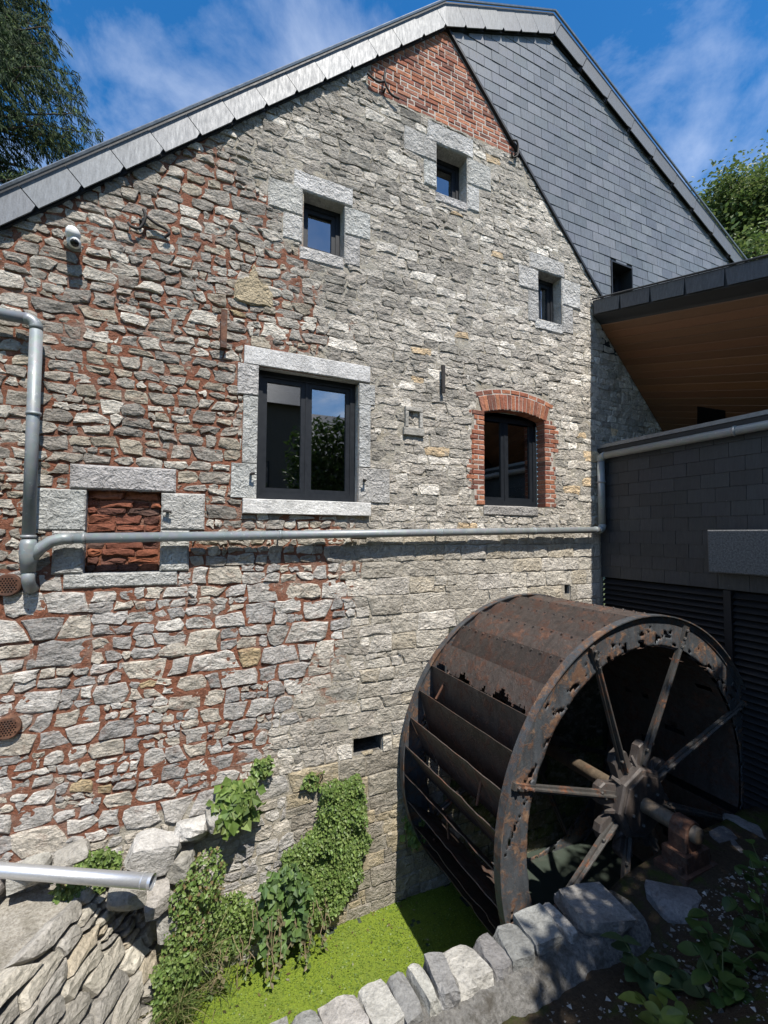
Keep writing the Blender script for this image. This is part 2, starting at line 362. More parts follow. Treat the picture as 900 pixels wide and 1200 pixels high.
# polygon clipping -------------------------------------------------
def clip(poly, a, b, c):
    """keep a*x+b*z <= c"""
    out = []
    for i in range(len(poly)):
        p, q = poly[i], poly[(i+1) % len(poly)]
        dp = a*p[0]+b*p[1]-c; dq = a*q[0]+b*q[1]-c
        if dp <= 0: out.append(p)
        if dp*dq < 0:
            t = dp/(dp-dq); out.append((p[0]+(q[0]-p[0])*t, p[1]+(q[1]-p[1])*t))
    return out
def area(p): return abs(sum(p[i][0]*p[(i+1) % len(p)][1]-p[(i+1) % len(p)][0]*p[i][1] for i in range(len(p))))/2 if len(p) > 2 else 0.
def bounds(p): xs = [q[0] for q in p]; zs = [q[1] for q in p]; return min(xs), max(xs), min(zs), max(zs)
def cut_box(poly, bx):
    x0, x1, z0, z1 = bx; b = bounds(poly)
    if b[1] <= x0 or b[0] >= x1 or b[3] <= z0 or b[2] >= z1: return poly
    c = [clip(poly, 1, 0, x0), clip(poly, -1, 0, -x1), clip(poly, 0, 1, z0), clip(poly, 0, -1, -z1)]
    return max(c, key=area)

def rubble(x0, x1, z0, z1, style, seed):
    """coursed random rubble: list of (polygon, style dict); style(x,z)-> dict(h,w,wave,split,joint,...)"""
    rr = random.Random(seed); out = []; z = z0; k = 0
    def wave(k, x, a): return a*(nz3(x*1.1, k*7.3, seed)*.6+nz3(x*4.3, k*3.1, seed+5)*.45)
    pa = 0.
    while z < z1:
        st = style((x0+x1)/2, z); h = rr.uniform(*st['h']); a = min(h*.42, st['wave'])
        lo = lambda x, k=k, z=z, a=pa: z+wave(k, x, a*style(x, z).get('wk', 1))
        hi = lambda x, k=k, z=z, h=h, a=a: z+h+wave(k+1, x, a*style(x, z+h).get('wk', 1))
        def row(f0, f1, xa, xb, hh, depth=0):
            x = xa; prev = (0, 0)
            while x < xb-1e-4:
                s = style(x, z); wd = hh*rr.uniform(*s['w']); xe = x+wd
                if xb-xe < hh*.6: xe = xb
                sk = s['skew']*hh; cur = (rr.uniform(-sk, sk), rr.uniform(-sk, sk)) if xe < xb else (0, 0)
                if depth == 0 and xe-x > hh*1.5 and hh > .11 and rr.random() < s['split']:
                    m = rr.uniform(.35, .65); sl = rr.uniform(-.18, .18)
                    xa2, xb2 = x+(prev[0]+prev[1])/2, xe+(cur[0]+cur[1])/2
                    mid = lambda q, m=m, sl=sl, xm=(x+xe)/2, wd=xe-x: f0(q)*(1-m)+f1(q)*m+sl*hh*(q-xm)/wd
                    row(f0, mid, xa2, xb2, hh*m, 1); row(mid, f1, xa2, xb2, hh*(1-m), 1)
                else:
                    n = max(2, int((xe-x)/.075)); P = []
                    xl0, xl1, xr0, xr1 = x+prev[0], x+prev[1], xe+cur[0], xe+cur[1]
                    for i in range(n+1): q = xl0+(xr0-xl0)*i/n; P.append((q, f0(q)))
                    P.append(((xr0+xr1)/2+rr.uniform(-.008, .008), (f0(xr0)+f1(xr1))/2))
                    for i in range(n+1): q = xr1+(xl1-xr1)*i/n; P.append((q, f1(q)))
                    P.append(((xl0+xl1)/2+rr.uniform(-.008, .008), (f0(xl0)+f1(xl1))/2))
                    out.append((P, style((x+xe)/2, z+h/2)))
                prev = cur; x = xe
        row(lo, hi, x0-rr.uniform(0, .2), x1, h)
        z += h; pa = a; k += 1
    return out

def stone_mesh(mb, poly, st, rr):
    """one rough stone; returns nothing, geometry is added to mb in wall coordinates"""
    b = bounds(poly); wdt, hgt = b[1]-b[0], b[3]-b[2]
    cx = sum(p[0] for p in poly)/len(poly); cz = sum(p[1] for p in poly)/len(poly)
    j = rr.uniform(*st['joint']); kx = max(.5, 1-j/max(wdt, .02)); kz = max(.5, 1-j/max(hgt, .02))
    P = [(cx+(x-cx)*kx, cz+(z-cz)*kz) for x, z in poly]
    n = len(P); sm = st['round']
    P = [(P[i][0]*(1-sm)+(P[i-1][0]+P[(i+1) % n][0])*sm/2, P[i][1]*(1-sm)+(P[i-1][1]+P[(i+1) % n][1])*sm/2) for i in range(n)]
    rg = st['rag']; P = [(x+rr.gauss(0, rg), z+rr.gauss(0, rg*.8)) for x, z in P]
    dep = rr.uniform(*st['proud']); tx, tz = rr.uniform(-1, 1)*st['tilt'], rr.uniform(-1, 1)*st['tilt']
    sd = rr.uniform(0, 100); am = st['relief']
    ox, oz = rr.uniform(-.15, .15)*wdt, rr.uniform(-.15, .15)*hgt      # the break runs off-centre
    rings = ((1.07, .04, 0, 0), (1., -dep*.45, .35, 0), (.90, -dep, 1, .1), (.52, -dep*1.12, 1.3, .6))
    vs = []
    for sc, y, na, of in rings:
        for x, z in P:
            px, pz = cx+(x-cx)*sc+ox*of, cz+(z-cz)*sc+oz*of
            yy = y
            if na: yy += am*na*(1.3*(.35-abs(nz3(px*7+sd, pz*11, sd)))+.8*nz3(px*19, pz*26+sd, sd))+(tx*(px-cx)+tz*(pz-cz))*na
            q = .009 if of else .004
            vs.append((px+(rr.uniform(-q, q) if na else 0), yy, pz+(rr.uniform(-q, q) if na else 0)))
    vs.append((cx+ox, -dep*1.15+am*nz3(cx*9, cz*9, sd), cz+oz))
    fs = []
    for r in range(3):
        for i in range(n):
            k = (i+1) % n
            if (i+r) % 2: fs.append((r*n+i, r*n+k, (r+1)*n+k)); fs.append((r*n+i, (r+1)*n+k, (r+1)*n+i))
            else: fs.append((r*n+i, r*n+k, (r+1)*n+i)); fs.append((r*n+k, (r+1)*n+k, (r+1)*n+i))
    for i in range(n): fs.append((3*n+i, 3*n+(i+1) % n, 4*n))
    mb.add(vs, fs, st['tint'](rr, cx, cz))

def lay_stones(parent, stones, mat, mw=None, seed=3, limit=300, show=None, name='stone'):
    """largest stones (that the view can show) become objects of their own, the rest one joined part"""
    rr = random.Random(seed); show = show or (lambda p: area(p))
    order = sorted(range(len(stones)), key=lambda i: -show(stones[i][0]))
    rest = MB(); mw = mw or Matrix()
    for q, i in enumerate(order):
        p, st = stones[i]
        if q < limit:
            mb = MB(); stone_mesh(mb, p, st, rr)
            n = len(mb.v); c = [sum(v[k] for v in mb.v)/n for k in range(3)]
            # colour/texture use world position, so the mesh may be recentred freely
            mb.v = [(v[0]-c[0], v[1]-c[1], v[2]-c[2]) for v in mb.v]
            obj(name, mb, mat, parent, mw @ T(*c))
        else: stone_mesh(rest, p, st, rr)
    if rest.v: obj('small_stones', rest, mat, parent, mw, kind='stuff')

# ------------------------------------------------------------------ ground, water
WZ = -3.84
def ground_h(x, y):
    d = -2.10-y                                           # distance behind the low wall
    s = max(0., min(1., d/2.0)); z = -2.85+1.2*s*s*(3-2*s)
    k = max(0., min(1., (x-2.9)/.9)); k = k*k*(3-2*k)     # the rubble bank that carries the axle bearing
    z = z*(1-k)+max(z, -2.67+.05*max(0, d)-.5*max(0, d-.45))*k
    if y < -4.2 or x > 6: pass
    return z+.035*nz3(x*2.1, y*2.1, 1)+.018*nz3(x*7, y*7, 4)+.008*nz3(x*22, y*22, 8)
mb = MB(); NX, NY = 130, 92; gx0, gx1, gy0, gy1 = -3.2, 7.2, -7.2, -1.74
for j in range(NY+1):
    for i in range(NX+1):
        x = gx0+(gx1-gx0)*i/NX; y = gy1+(gy0-gy1)*j/NY
        yy = y if x < 2.95 else y
        mb.add([(x, yy, ground_h(x, yy))], [])
mb.f = [(j*(NX+1)+i, (j+1)*(NX+1)+i, (j+1)*(NX+1)+i+1, j*(NX+1)+i+1) for j in range(NY) for i in range(NX)]
n0 = len(mb.v)                                            # vertical face down to the channel bed
for i in range(NX+1):
    x = gx0+(gx1-gx0)*i/NX; mb.add([(x, gy1+.0, WZ-.5)], [])
mb.f += [(i, i+1, n0+i+1, n0+i) for i in range(NX)]
g = obj('bank', mb, 'soil', smooth=True); g['kind'] = 'structure'
mb = MB(); mb.add([(-900, -900, -4.6), (900, -900, -4.6), (900, 900, -4.6), (-900, 900, -4.6)], [(0, 1, 2, 3)])
g = obj('ground', mb, 'grass_ground'); g['kind'] = 'structure'
mb = MB()                                                 # land behind the camera and around the mill, above the channel
for (a, b, c, d, z) in ((-60, 60, -80, -7.15, -1.75), (-60, -3.1, -7.15, -2.2, -1.8), (7.1, 60, -7.15, 60, -1.75), (-60, -2.2, .3, 60, -1.75), (-2.2, 7.1, 7.2, 60, -1.75)):
    mb.add([(a, c, z), (b, c, z), (b, d, z), (a, d, z)], [(0, 1, 2, 3)])
g = obj('terrace', mb, 'grass_ground'); g['kind'] = 'structure'
mb = MB(); mb.add([(-6, -2.2, WZ), (5.3, -2.2, WZ), (5.3, .1, WZ), (-6, .1, WZ)], [(0, 1, 2, 3)])
g = obj('water', mb, 'water'); g['kind'] = 'structure'
# duckweed mat: floats in front of the wheel, with a ragged edge where the water is moved
mb = MB(); st = .035; nx, ny = int(5.6/st), int(2./st); idx = {}
def dw_in(x, y):
    if x > 2.75+.28*nz3(x*3, y*3, 2)+.35*(y+1)*.4: return False
    return nz3(x*8, y*8, 3)+.5*nz3(x*23, y*23, 5) > -.72+.35*max(0, 1+y*9)
for j in range(ny):
    for i in range(nx):
        x = -2.6+i*st; y = -1.9+j*st
        if not dw_in(x, y): continue
        q = []
        for (a, b) in ((i, j), (i+1, j), (i+1, j+1), (i, j+1)):
            if (a, b) not in idx:
                idx[(a, b)] = len(mb.v); xx, yy = -2.6+a*st, -1.9+b*st
                mb.add([(xx, yy, WZ+.006+.003*nz3(xx*15, yy*15, 6))], [])
            q.append(idx[(a, b)])
        mb.f.append(tuple(q))
g = obj('duckweed', mb, 'duckweed', kind='stuff'); g['label'] = 'bright green duckweed mat floating on the channel'

mb = MB(); rr = random.Random(78); k = 0
while k < 15000:
    x, y = rr.uniform(-.5, 2.9), rr.uniform(-1.78, -.01)
    if not dw_in(x, y): continue
    k += 1; s_ = rr.uniform(.004, .009)*(1+.6*max(0, nz3(x*6, y*6, 1))); a = rr.uniform(0, 6.3); tl = rr.uniform(-.5, .5)*s_
    mb.add([(x+s_*math.cos(a+q*1.57), y+s_*.75*math.sin(a+q*1.57), WZ+.011+rr.random()*.003+(tl if q == 0 else -tl if q == 2 else 0)) for q in range(4)], [(0, 1, 2, 3)], jit(rr.choice(((.125, .195, .025), (.16, .23, .035), (.10, .16, .02), (.18, .24, .05))), .2))
o = obj('duckweed_fronds', mb, 'leaf', kind='stuff'); o['label'] = 'tiny fronds of duckweed covering the channel water'
mb = MB(); rr = random.Random(77)
for i in range(130):
    x, y = rr.uniform(-.3, 2.6), rr.uniform(-1.7, -.05)
    if rr.random() < .5: y = -rr.random()**2*.5-.02
    s_ = rr.uniform(.008, .024); a = rr.uniform(0, 6.3)
    mb.add([(x+s_*math.cos(a+k*1.57)*(1 if k % 2 else .5), y+s_*math.sin(a+k*1.57)*(1 if k % 2 else .5), WZ+.012+.004*rr.random()) for k in range(4)], [(0, 1, 2, 3)], rr.choice(((.10, .07, .035), (.05, .05, .02), (.3, .28, .2), (.16, .13, .05))))
o = obj('floating_litter', mb, 'leaf', kind='stuff'); o['label'] = 'dead leaves and twigs floating on the duckweed'

# ------------------------------------------------------------------ mill house
house = thing('mill_house', 'old stone mill house with red mortar, slate hung gable top and anthracite windows', 'house', (2., .2, -4.))
VS, VI = .9104, 2.40+.9104*1.374                         # underside of the left verge: z = VI + VS x
DI, DS = 6.13+1.067*2.79, -1.067                         # old right-hand gable line
# openings (x0,x1,z0,z1) in the wall plane
OPEN = {'main': (.62, 1.66, .33, 1.62), 'w2': (1.03, 1.48, 2.93, 3.51), 'w3': (2.625, 3.06, 4.05, 4.64), 'w4': (4.18, 4.6, 2.84, 3.5),
        'cellar': (-.735, -.18, -.33, .36), 'brick': (3.295, 4.25, .355, 1.56), 'slot': (1.62, 1.95, -2.24, -2.09), 'hole': (4.56, 4.66, -.77, -.66)}
SUR = {  # dressed stones round the openings
 'main': [('lintel', .485, 1.785, 1.62, 1.795), ('jamb_stone', .43, .62, 1.32, 1.615), ('jamb_stone', .485, .62, .665, 1.315), ('jamb_stone', .39, .62, .335, .66),
          ('jamb_stone', 1.66, 1.84, 1.38, 1.6), ('jamb_stone', 1.66, 1.79, .705, 1.375), ('jamb_stone', 1.66, 2.02, .335, .70), ('sill', .495, 1.79, .19, .33)],
 'w2': [('lintel', .93, 1.57, 3.51, 3.72), ('jamb_stone', .68, 1.03, 3.24, 3.545), ('jamb_stone', .83, 1.03, 2.96, 3.235), ('jamb_stone', 1.48, 1.78, 3.19, 3.5), ('jamb_stone', 1.48, 1.66, 2.86, 3.185), ('sill', 1.0, 1.475, 2.79, 2.93)],
 'w3': [('lintel', 2.5, 3.15, 4.64, 4.89), ('jamb_stone', 2.19, 2.625, 4.4, 4.7), ('jamb_stone', 2.45, 2.625, 4.08, 4.395), ('jamb_stone', 3.06, 3.42, 4.3, 4.635), ('jamb_stone', 3.06, 3.24, 3.97, 4.295), ('sill', 2.6, 3.055, 3.93, 4.05)],
 'w4': [('lintel', 4.04, 4.66, 3.5, 3.72), ('jamb_stone', 3.85, 4.18, 3.2, 3.495), ('jamb_stone', 4.0, 4.18, 2.78, 3.195), ('jamb_stone', 4.6, 4.95, 3.12, 3.495), ('jamb_stone', 4.6, 4.8, 2.74, 3.115), ('sill', 4.12, 4.595, 2.7, 2.84)],
 'cellar': [('lintel', -.85, -.07, .36, .565), ('jamb_stone', -1.07, -.735, .02, .355), ('jamb_stone', -.95, -.735, -.33, .015), ('jamb_stone', -.18, .17, .03, .355), ('jamb_stone', -.18, .05, -.33, .025), ('sill', -.87, -.04, -.45, -.33)],
 'brick': [('sill', 3.27, 4.12, .235, .355)],
}
CUTS = [OPEN[k] for k in OPEN]
for k in SUR: CUTS += [s[1:] for s in SUR[k]]
CUTS += [(1.74, 4.6, 4.93, 7.), (5.22, 8., -5., 1.0)]
# bricked jambs of the brick window are laid out here so that the stones keep clear of them
bw = OPEN['brick']; BC = .0605; NR = 19
brick_rects = []
rb = random.Random(21); kL = kR = 0
for r in range(NR):
    z0 = bw[2]+r*BC
    if r % 3 == 0: kL = rb.choice((.13, .19, .24)); kR = rb.choice((.12, .17, .22))
    for side, wd in ((-1, kL+(.03 if r % 2 else 0)), (1, kR+(.03 if r % 2 == 0 else 0))):
        e = bw[0] if side < 0 else bw[1]; x = e; left = wd; first = (r+(side > 0)) % 2
        while left > .03:
            l = min(left, .095 if first else .185); first = 1-first
            if left-l < .03: l = left
            a, b = (x-l, x) if side < 0 else (x, x+l)
            brick_rects.append((a, b, z0, z0+BC)); x += side*l; left -= l
CUTS += [(bw[0]-.19, bw[0], bw[2], bw[2]+NR*BC), (bw[1], bw[1]+.18, bw[2], bw[2]+NR*BC), (bw[0]-.12, bw[1]+.1, 1.5, 1.84)]

def in_red(x, z):
    pts = ((-2.4, -1.5), (-2.2, .5), (-1.5, 1.2), (-.7, 1.7), (.2, 1.6), (1.5, 1.5), (2.3, 1.3), (3.2, .9), (4., .3), (4.7, -.6))
    for (za, xa), (zb, xb_) in zip(pts, pts[1:]):
        if za <= z < zb: return x < xa+(xb_-xa)*(z-za)/(zb-za)+.35*nz3(x*2, z*2, 9)
    return False
def tint_A(rr, x, z):
    if z < -.3: c = rr.choice(((.46, .45, .425), (.42, .41, .385), (.51, .495, .46), (.38, .37, .355), (.47, .44, .38), (.33, .325, .315)))
    else: c = rr.choice(((.31, .29, .26), (.26, .245, .225), (.35, .33, .30), (.40, .38, .345), (.33, .30, .25), (.285, .27, .25), (.48, .46, .42)))
    if rr.random() < .008: c = (.40, .32, .20)
    k = rr.uniform(.88, 1.2)*(1.14 if z < -.3 else 1.18); w_ = 1. if z < -.3 else .97; return (c[0]*k*1.02, c[1]*k, c[2]*k*w_)
def tint_B(rr, x, z):
    f = max(0., min(1., (x-1.)/4.+(2.6-z)*.12))
    c = rr.choice(((.29, .275, .25), (.34, .325, .295), (.25, .24, .22), (.37, .355, .325)))
    if rr.random() < .08: c = (.50, .485, .45)
    elif rr.random() < .05: c = (.19, .185, .17)
    if rr.random() < .012: c = (.38, .30, .20)
    k = 1.17*(1+.5*f)*rr.uniform(.82, 1.16); k *= 1.08; return (c[0]*k*1.03, c[1]*k*.995, c[2]*k*.965)
def tint_C(rr, x, z):
    c = rr.choice(((.55, .53, .48), (.50, .48, .43), (.59, .57, .53), (.45, .43, .385), (.52, .48, .40)))
    if z < -2.2: c = rr.choice(((.36, .34, .29), (.42, .37, .27), (.31, .29, .25)))
    if x > 2.75 and z < -1.15+.2*nz3(x*3, z*3, 1): c = rr.choice(((.075, .08, .055), (.095, .095, .07), (.06, .07, .04))) if z > -2.75 else rr.choice(((.13, .15, .06), (.16, .16, .09), (.10, .13, .04)))   # wheel pit shade put into the stone colour, algae green at the foot
    k = rr.uniform(.9, 1.1); return (c[0]*k*1.03, c[1]*k*.995, c[2]*k*.965)
ST_A = dict(h=(.08, .155), w=(1.0, 2.6), wave=.06, split=.3, joint=(.006, .032), skew=.3, round=.2, rag=.009, proud=(.005, .017), tilt=.08, relief=.009, tint=tint_A)
ST_B = dict(h=(.07, .14), w=(1.2, 3.2), wave=.055, split=.45, joint=(.0, .014), skew=.3, round=.14, rag=.009, proud=(.003, .012), tilt=.06, relief=.006, tint=tint_B)
ST_A2 = dict(ST_A, split=.62, w=(.95, 2.2), skew=.36)
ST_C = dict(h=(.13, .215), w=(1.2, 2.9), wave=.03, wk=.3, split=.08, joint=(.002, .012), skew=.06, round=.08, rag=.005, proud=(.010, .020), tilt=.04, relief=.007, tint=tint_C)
def style_wall(x, z):
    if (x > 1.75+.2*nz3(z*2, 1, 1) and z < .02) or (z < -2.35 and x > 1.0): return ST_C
    if in_red(x, z) or (z < -2.2): return ST_A2 if z < .1 else ST_A
    return ST_B
stones = []
for p, st in rubble(-2.6, 7.3, -4.1, 5.3, style_wall, 11):
    b = bounds(p)
    if b[2] > VI+VS*b[1] or b[2] > DI+DS*b[0]: continue
    p = clip(p, -VS, 1, VI); p = clip(p, -DS, 1, DI) if len(p) > 2 else p
    for bx in CUTS:
        if len(p) < 3: break
        p = cut_box(p, bx)
    if len(p) < 3 or area(p) < .0016: continue
    b = bounds(p)
    if b[1]-b[0] < .03 or b[3]-b[2] < .025: continue
    stones.append((p, st))
# mortar bed: one relief sheet with the openings left out
mb = MB(); st = .028; x0, z0 = -2.6, -4.1; nx, nz_ = int(9.9/st), int(9.5/st); idx = {}
RIVER = []
def mortar_y(x, z):
    k = 1. if in_red(x, z) else .5
    return .0012+k*(.0095*nz3(x*9, z*9, 3)+.011*nz3(x*21, z*21, 7))+.006*nz3(x*1.7, z*1.7, 5)
for j in range(nz_):
    for i in range(nx):
        x = x0+(i+.5)*st; z = z0+(j+.5)*st
        if (x > 1.76 and z > 4.945) or z > VI+VS*x+.12 or z > DI+DS*x+.08 or (x > 5.3 and z < .9): continue
        if any(o[0]-.004 < x < o[1]+.004 and o[2]-.004 < z < o[3]+.004 for o in OPEN.values()): continue
        q = []
        for (a, b) in ((i, j), (i+1, j), (i+1, j+1), (i, j+1)):
            if (a, b) not in idx:
                idx[(a, b)] = len(mb.v); xx, zz = x0+a*st, z0+b*st; mb.add([(xx, mortar_y(xx, zz), zz)], [])
            q.append(idx[(a, b)])
        mb.f.append(tuple(q))
wall = obj('gable_wall', mb, 'mortar', house, smooth=True)
def seen(p):
    b = bounds(p); cx, cz = (b[0]+b[1])/2, (b[2]+b[3])/2
    if cx < -1.35 or cz < -3.9 or (cx > 5.25 and cz < 1.3): return area(p)*.01
    d = cx*.415+4.3*.91; return area(p)/(d*d)/math.sqrt(1+(cx/4.3)**2)
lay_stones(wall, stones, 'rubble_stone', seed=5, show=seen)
# solid core behind, with the rooms behind the windows
mb = MB()
mb.box(-6.5, -2.55, .02, .4, -4.1, -.2, (.3, .28, .25))
obj('side_wall', mb, 'rubble_stone', house)

def dressed(parent, name, x0, x1, z0, z1, yf, yb, ch=.008, tone=None, mat='dressed_stone', jt=1.):
    c = tone or RND.choice(((.43, .43, .42), (.47, .465, .45), (.40, .395, .38)))
    nxx = max(1, int((x1-x0)/.12)); nzz = max(1, int((z1-z0)/.12)); q = lambda: RND.uniform(-.004, .004)
    P = [(x0+(x1-x0)*i/nxx, z0) for i in range(nxx)]+[(x1, z0+(z1-z0)*i/nzz) for i in range(nzz)]+[(x1-(x1-x0)*i/nxx, z1) for i in range(nxx)]+[(x0, z1-(z1-z0)*i/nzz) for i in range(nzz)]
    P = [(a+jt*q()*(.8 if x0+.01 < a < x1-.01 else .3), b+jt*q()*(.8 if z0+.01 < b < z1-.01 else .3)) for a, b in P]
    m2 = MB(); m2.prism(P, yb, yf, ch, jit(c, .08), .002*jt)
    return obj(name, m2, mat, parent)

def pane_window(label_frame, key, rec, bars, parent, fw_=.055, room=True, tint=None):
    x0, x1, z0, z1 = OPEN[key]
    mb = MB(); y0, y1 = rec, rec+.06
    mb.box(x0, x1, y0, y1, z0, z0+fw_+.02); mb.box(x0, x1, y0, y1, z1-fw_, z1)
    mb.box(x0, x0+fw_, y0, y1, z0+fw_+.02, z1-fw_); mb.box(x1-fw_, x1, y0, y1, z0+fw_+.02, z1-fw_)
    f = obj('window', mb, 'anthracite', parent)
    xs = [x0+fw_]+bars+[x1-fw_]
    for a, b in zip(xs, xs[1:]):           # each sash: frame and pane
        a2, b2 = a+(.0 if a == xs[0] else .012), b-(.0 if b == xs[-1] else .012)
        s = MB(); c = .045; za, zb = z0+fw_+.02, z1-fw_
        for (p, q, r, u) in ((a2, b2, za, za+c), (a2, b2, zb-c, zb), (a2, a2+c, za+c, zb-c), (b2-c, b2, za+c, zb-c)):
            s.box(p, q, y0+.012, y1-.002, r, u)
        obj('sash', s, 'anthracite', f)
        g = MB(); g.box(a2+c-.004, b2-c+.004, y0+.032, y0+.036, za+c-.004, zb-c+.004); obj('pane', g, 'window_glass', f)
    for x in bars:
        s = MB(); s.box(x-.012, x+.012, y0+.004, y1, z0+fw_+.02, z1-fw_); obj('mullion', s, 'anthracite', f)
    if room:                               # the dark room behind
        r = MB(); a, b, c, d, e, g2 = x0-.02, x1+.02, rec+.062, rec+1.6, z0-.02, z1+.02
        v = [(a, c, e), (b, c, e), (b, c, g2), (a, c, g2), (a-.5, d, e-.5), (b+.5, d, e-.5), (b+.5, d, g2+.3), (a-.5, d, g2+.3)]
        r.add(v, [(0, 4, 5, 1), (1, 5, 6, 2), (2, 6, 7, 3), (3, 7, 4, 0), (4, 7, 6, 5)]); obj('room', r, 'room_dark', f)
    return f
def reveal(parent, key, rec, mat='dressed_stone', col=(.36, .34, .31), top=True):
    """returns of the wall thickness inside the opening, butted behind the dressed stones"""
    x0, x1, z0, z1 = OPEN[key]; yb = rec+.1
    return yb
WIN = {}
WIN['main'] = pane_window('', 'main', .10, [1.125], house, .06)
WIN['w2'] = pane_window('', 'w2', .14, [], house, .05)
WIN['w3'] = pane_window('', 'w3', .17, [], house, .05)
WIN['w4'] = pane_window('', 'w4', .15, [4.33], house, .05)
WIN['brick'] = pane_window('', 'brick', .15, [3.735], house, .055)
for k in ('main', 'w2', 'w3', 'w4', 'brick'):
    for nm, x0, x1, z0, z1 in SUR[k]:
        yf = {'main': -.022, 'w2': -.016, 'w3': -.016, 'w4': -.016, 'brick': -.02}[k]-(.03 if nm == 'sill' and k == 'main' else 0)+RND.uniform(-.004, .003)
        tone = (.55, .55, .535) if k == 'main' and nm in ('lintel', 'sill') else ((.36, .35, .33) if k == 'brick' else None)
        dressed(WIN[k], nm, x0, x1, z0, z1, yf, .30, .006 if k == 'main' else .014, tone or (None if k == 'main' else RND.choice(((.46, .455, .435), (.52, .515, .495), (.42, .41, .39)))), 'dressed_stone' if k == 'main' and nm != 'jamb_stone' else 'worn_dressed', 1. if k == 'main' else 2.2)
# blocked cellar window
cel = MB(); x0, x1, z0, z1 = OPEN['cellar']; cel.add([(x0-.02, .075, z0-.02), (x1+.02, .075, z0-.02), (x1+.02, .075, z1+.02), (x0-.02, .075, z1+.02)], [(0, 1, 2, 3)])
cel = obj('blocked_window', cel, 'mortar', house, label='cellar window opening filled with rough red bricks')
for nm, a, b, c, d in SUR['cellar']: dressed(cel, nm, a, b, c, d, -.02+RND.uniform(-.004, .004), .12, .014, (.43, .425, .41), 'worn_dressed', 1.6)
def tint_K(rr, x, z):
    c = rr.choice(((.17, .066, .043), (.125, .058, .043), (.24, .09, .05), (.10, .06, .048), (.20, .075, .045))); k = rr.uniform(.85, 1.15); return tuple(q*k for q in c)
ST_K = dict(h=(.052, .078), w=(2., 4.5), wave=.016, split=0., joint=(.004, .016), skew=.12, round=.2, rag=.006, proud=(.004, .028), tilt=.14, relief=.012, tint=tint_K)
kb = []
for p, st_ in rubble(x0, x1, z0, z1, lambda x, z: ST_K, 19):
    for q in ((-1, 0, -x0), (1, 0, x1), (0, 1, z1), (0, -1, -z0)):
        if len(p) > 2: p = clip(p, *q)
    if area(p) > .0015: kb.append((p, st_))
lay_stones(cel, kb, 'old_brick', T(0, .07, 0), 4, 300, name='brick')
# slot and putlog hole: open recesses in the wall
for key, dp in (('slot', .35), ('hole', .25)):
    x0, x1, z0, z1 = OPEN[key]; a, b, c, d = x0-.03, x1+.03, z0-.03, z1+.03; m2 = MB()
    m2.add([(a, .012, c), (b, .012, c), (b, .012, d), (a, .012, d), (a, dp, c), (b, dp, c), (b, dp, d), (a, dp, d)], [(0, 4, 5, 1), (1, 5, 6, 2), (2, 6, 7, 3), (3, 7, 4, 0), (4, 7, 6, 5)])
    obj('wall_slot' if key == 'slot' else 'beam_hole', m2, 'core_mortar', wall)

# bricks of the arched window
BR = ((.34, .135, .078), (.29, .11, .068), (.39, .165, .095), (.24, .095, .063), (.33, .15, .098), (.19, .085, .062))
def brick(parent, P, yf, yb, mat='brick', j=.0045):
    n = len(P); cx = sum(p[0] for p in P)/n; cz = sum(p[1] for p in P)/n; b = bounds(P)
    kx, kz = 1-2*j/max(.02, b[1]-b[0]), 1-2*j/max(.02, b[3]-b[2])
    m2 = MB(); m2.prism([((x-cx)*kx, (z-cz)*kz) for x, z in P], yb, yf+RND.uniform(-.004, .004), .006, jit(RND.choice(BR), .15), .0025)
    return obj('brick', m2, mat, parent, T(cx, 0, cz))
W = WIN['brick']
bm_ = MB(); bm_.box(bw[0]-.16, bw[0]-.014, -.004, .14, bw[2]+.003, 1.5); bm_.box(bw[1]+.014, bw[1]+.15, -.004, .14, bw[2]+.003, 1.5)
arc_c = ((bw[0]+bw[1])/2, 1.56-1.62); RA = 1.62             # segmental arch centre and radius
half = math.asin((bw[1]-bw[0])/2/RA)+.02
nv = 16; arcv = []
for i in range(nv+1):
    a = -half+2*half*i/nv; arcv.append(a)
def ap(r, a): return (arc_c[0]+r*math.sin(a), arc_c[1]+r*math.cos(a))
P = [ap(RA+.004, a) for a in arcv]+[ap(RA+.27, a) for a in reversed(arcv)]
vs_ = [(x, -.004, z) for x, z in P]+[(x, .14, z) for x, z in P]; n = len(P)
for i in range(nv):
    bm_.add([(P[i][0], -.004, P[i][1]), (P[i+1][0], -.004, P[i+1][1]), (P[n-2-i][0], -.004, P[n-2-i][1]), (P[n-1-i][0], -.004, P[n-1-i][1])], [(0, 1, 2, 3)])
obj('brick_bed', bm_, 'brick_mortar', W)
for (a, b, c, d) in brick_rects:
    if d > arc_c[1]+math.sqrt(max(0, (RA)**2-(a-arc_c[0])**2))+.0 and bw[0]-.02 < (a+b)/2 < bw[1]+.02: continue
    brick(W, [(a, c), (b, c), (b, d), (a, d)], -.008, .14)
nb = 18
for i in range(nb):
    a0, a1 = -half+2*half*i/nb, -half+2*half*(i+1)/nb
    brick(W, [ap(RA, a0), ap(RA, a1), ap(RA+.2, a1), ap(RA+.2, a0)], -.010, .14)
nb = 9
for i in range(nb):
    a0, a1 = -half-.03+(2*half+.06)*i/nb, -half-.03+(2*half+.06)*(i+1)/nb
    brick(W, [ap(RA+.203, a0), ap(RA+.203, a1), ap(RA+.262, a1), ap(RA+.262, a0)], -.009, .1)
m2 = MB(); P = [ap(RA, a) for a in arcv]                    # timber head that closes the arch over the frame
for i in range(nv): m2.add([(P[i][0], .15, P[i][1]), (P[i+1][0], .15, P[i+1][1]), (P[i+1][0], .15, 1.44), (P[i][0], .15, 1.44)], [(0, 1, 2, 3)])
obj('frame_head', m2, 'anthracite', W)

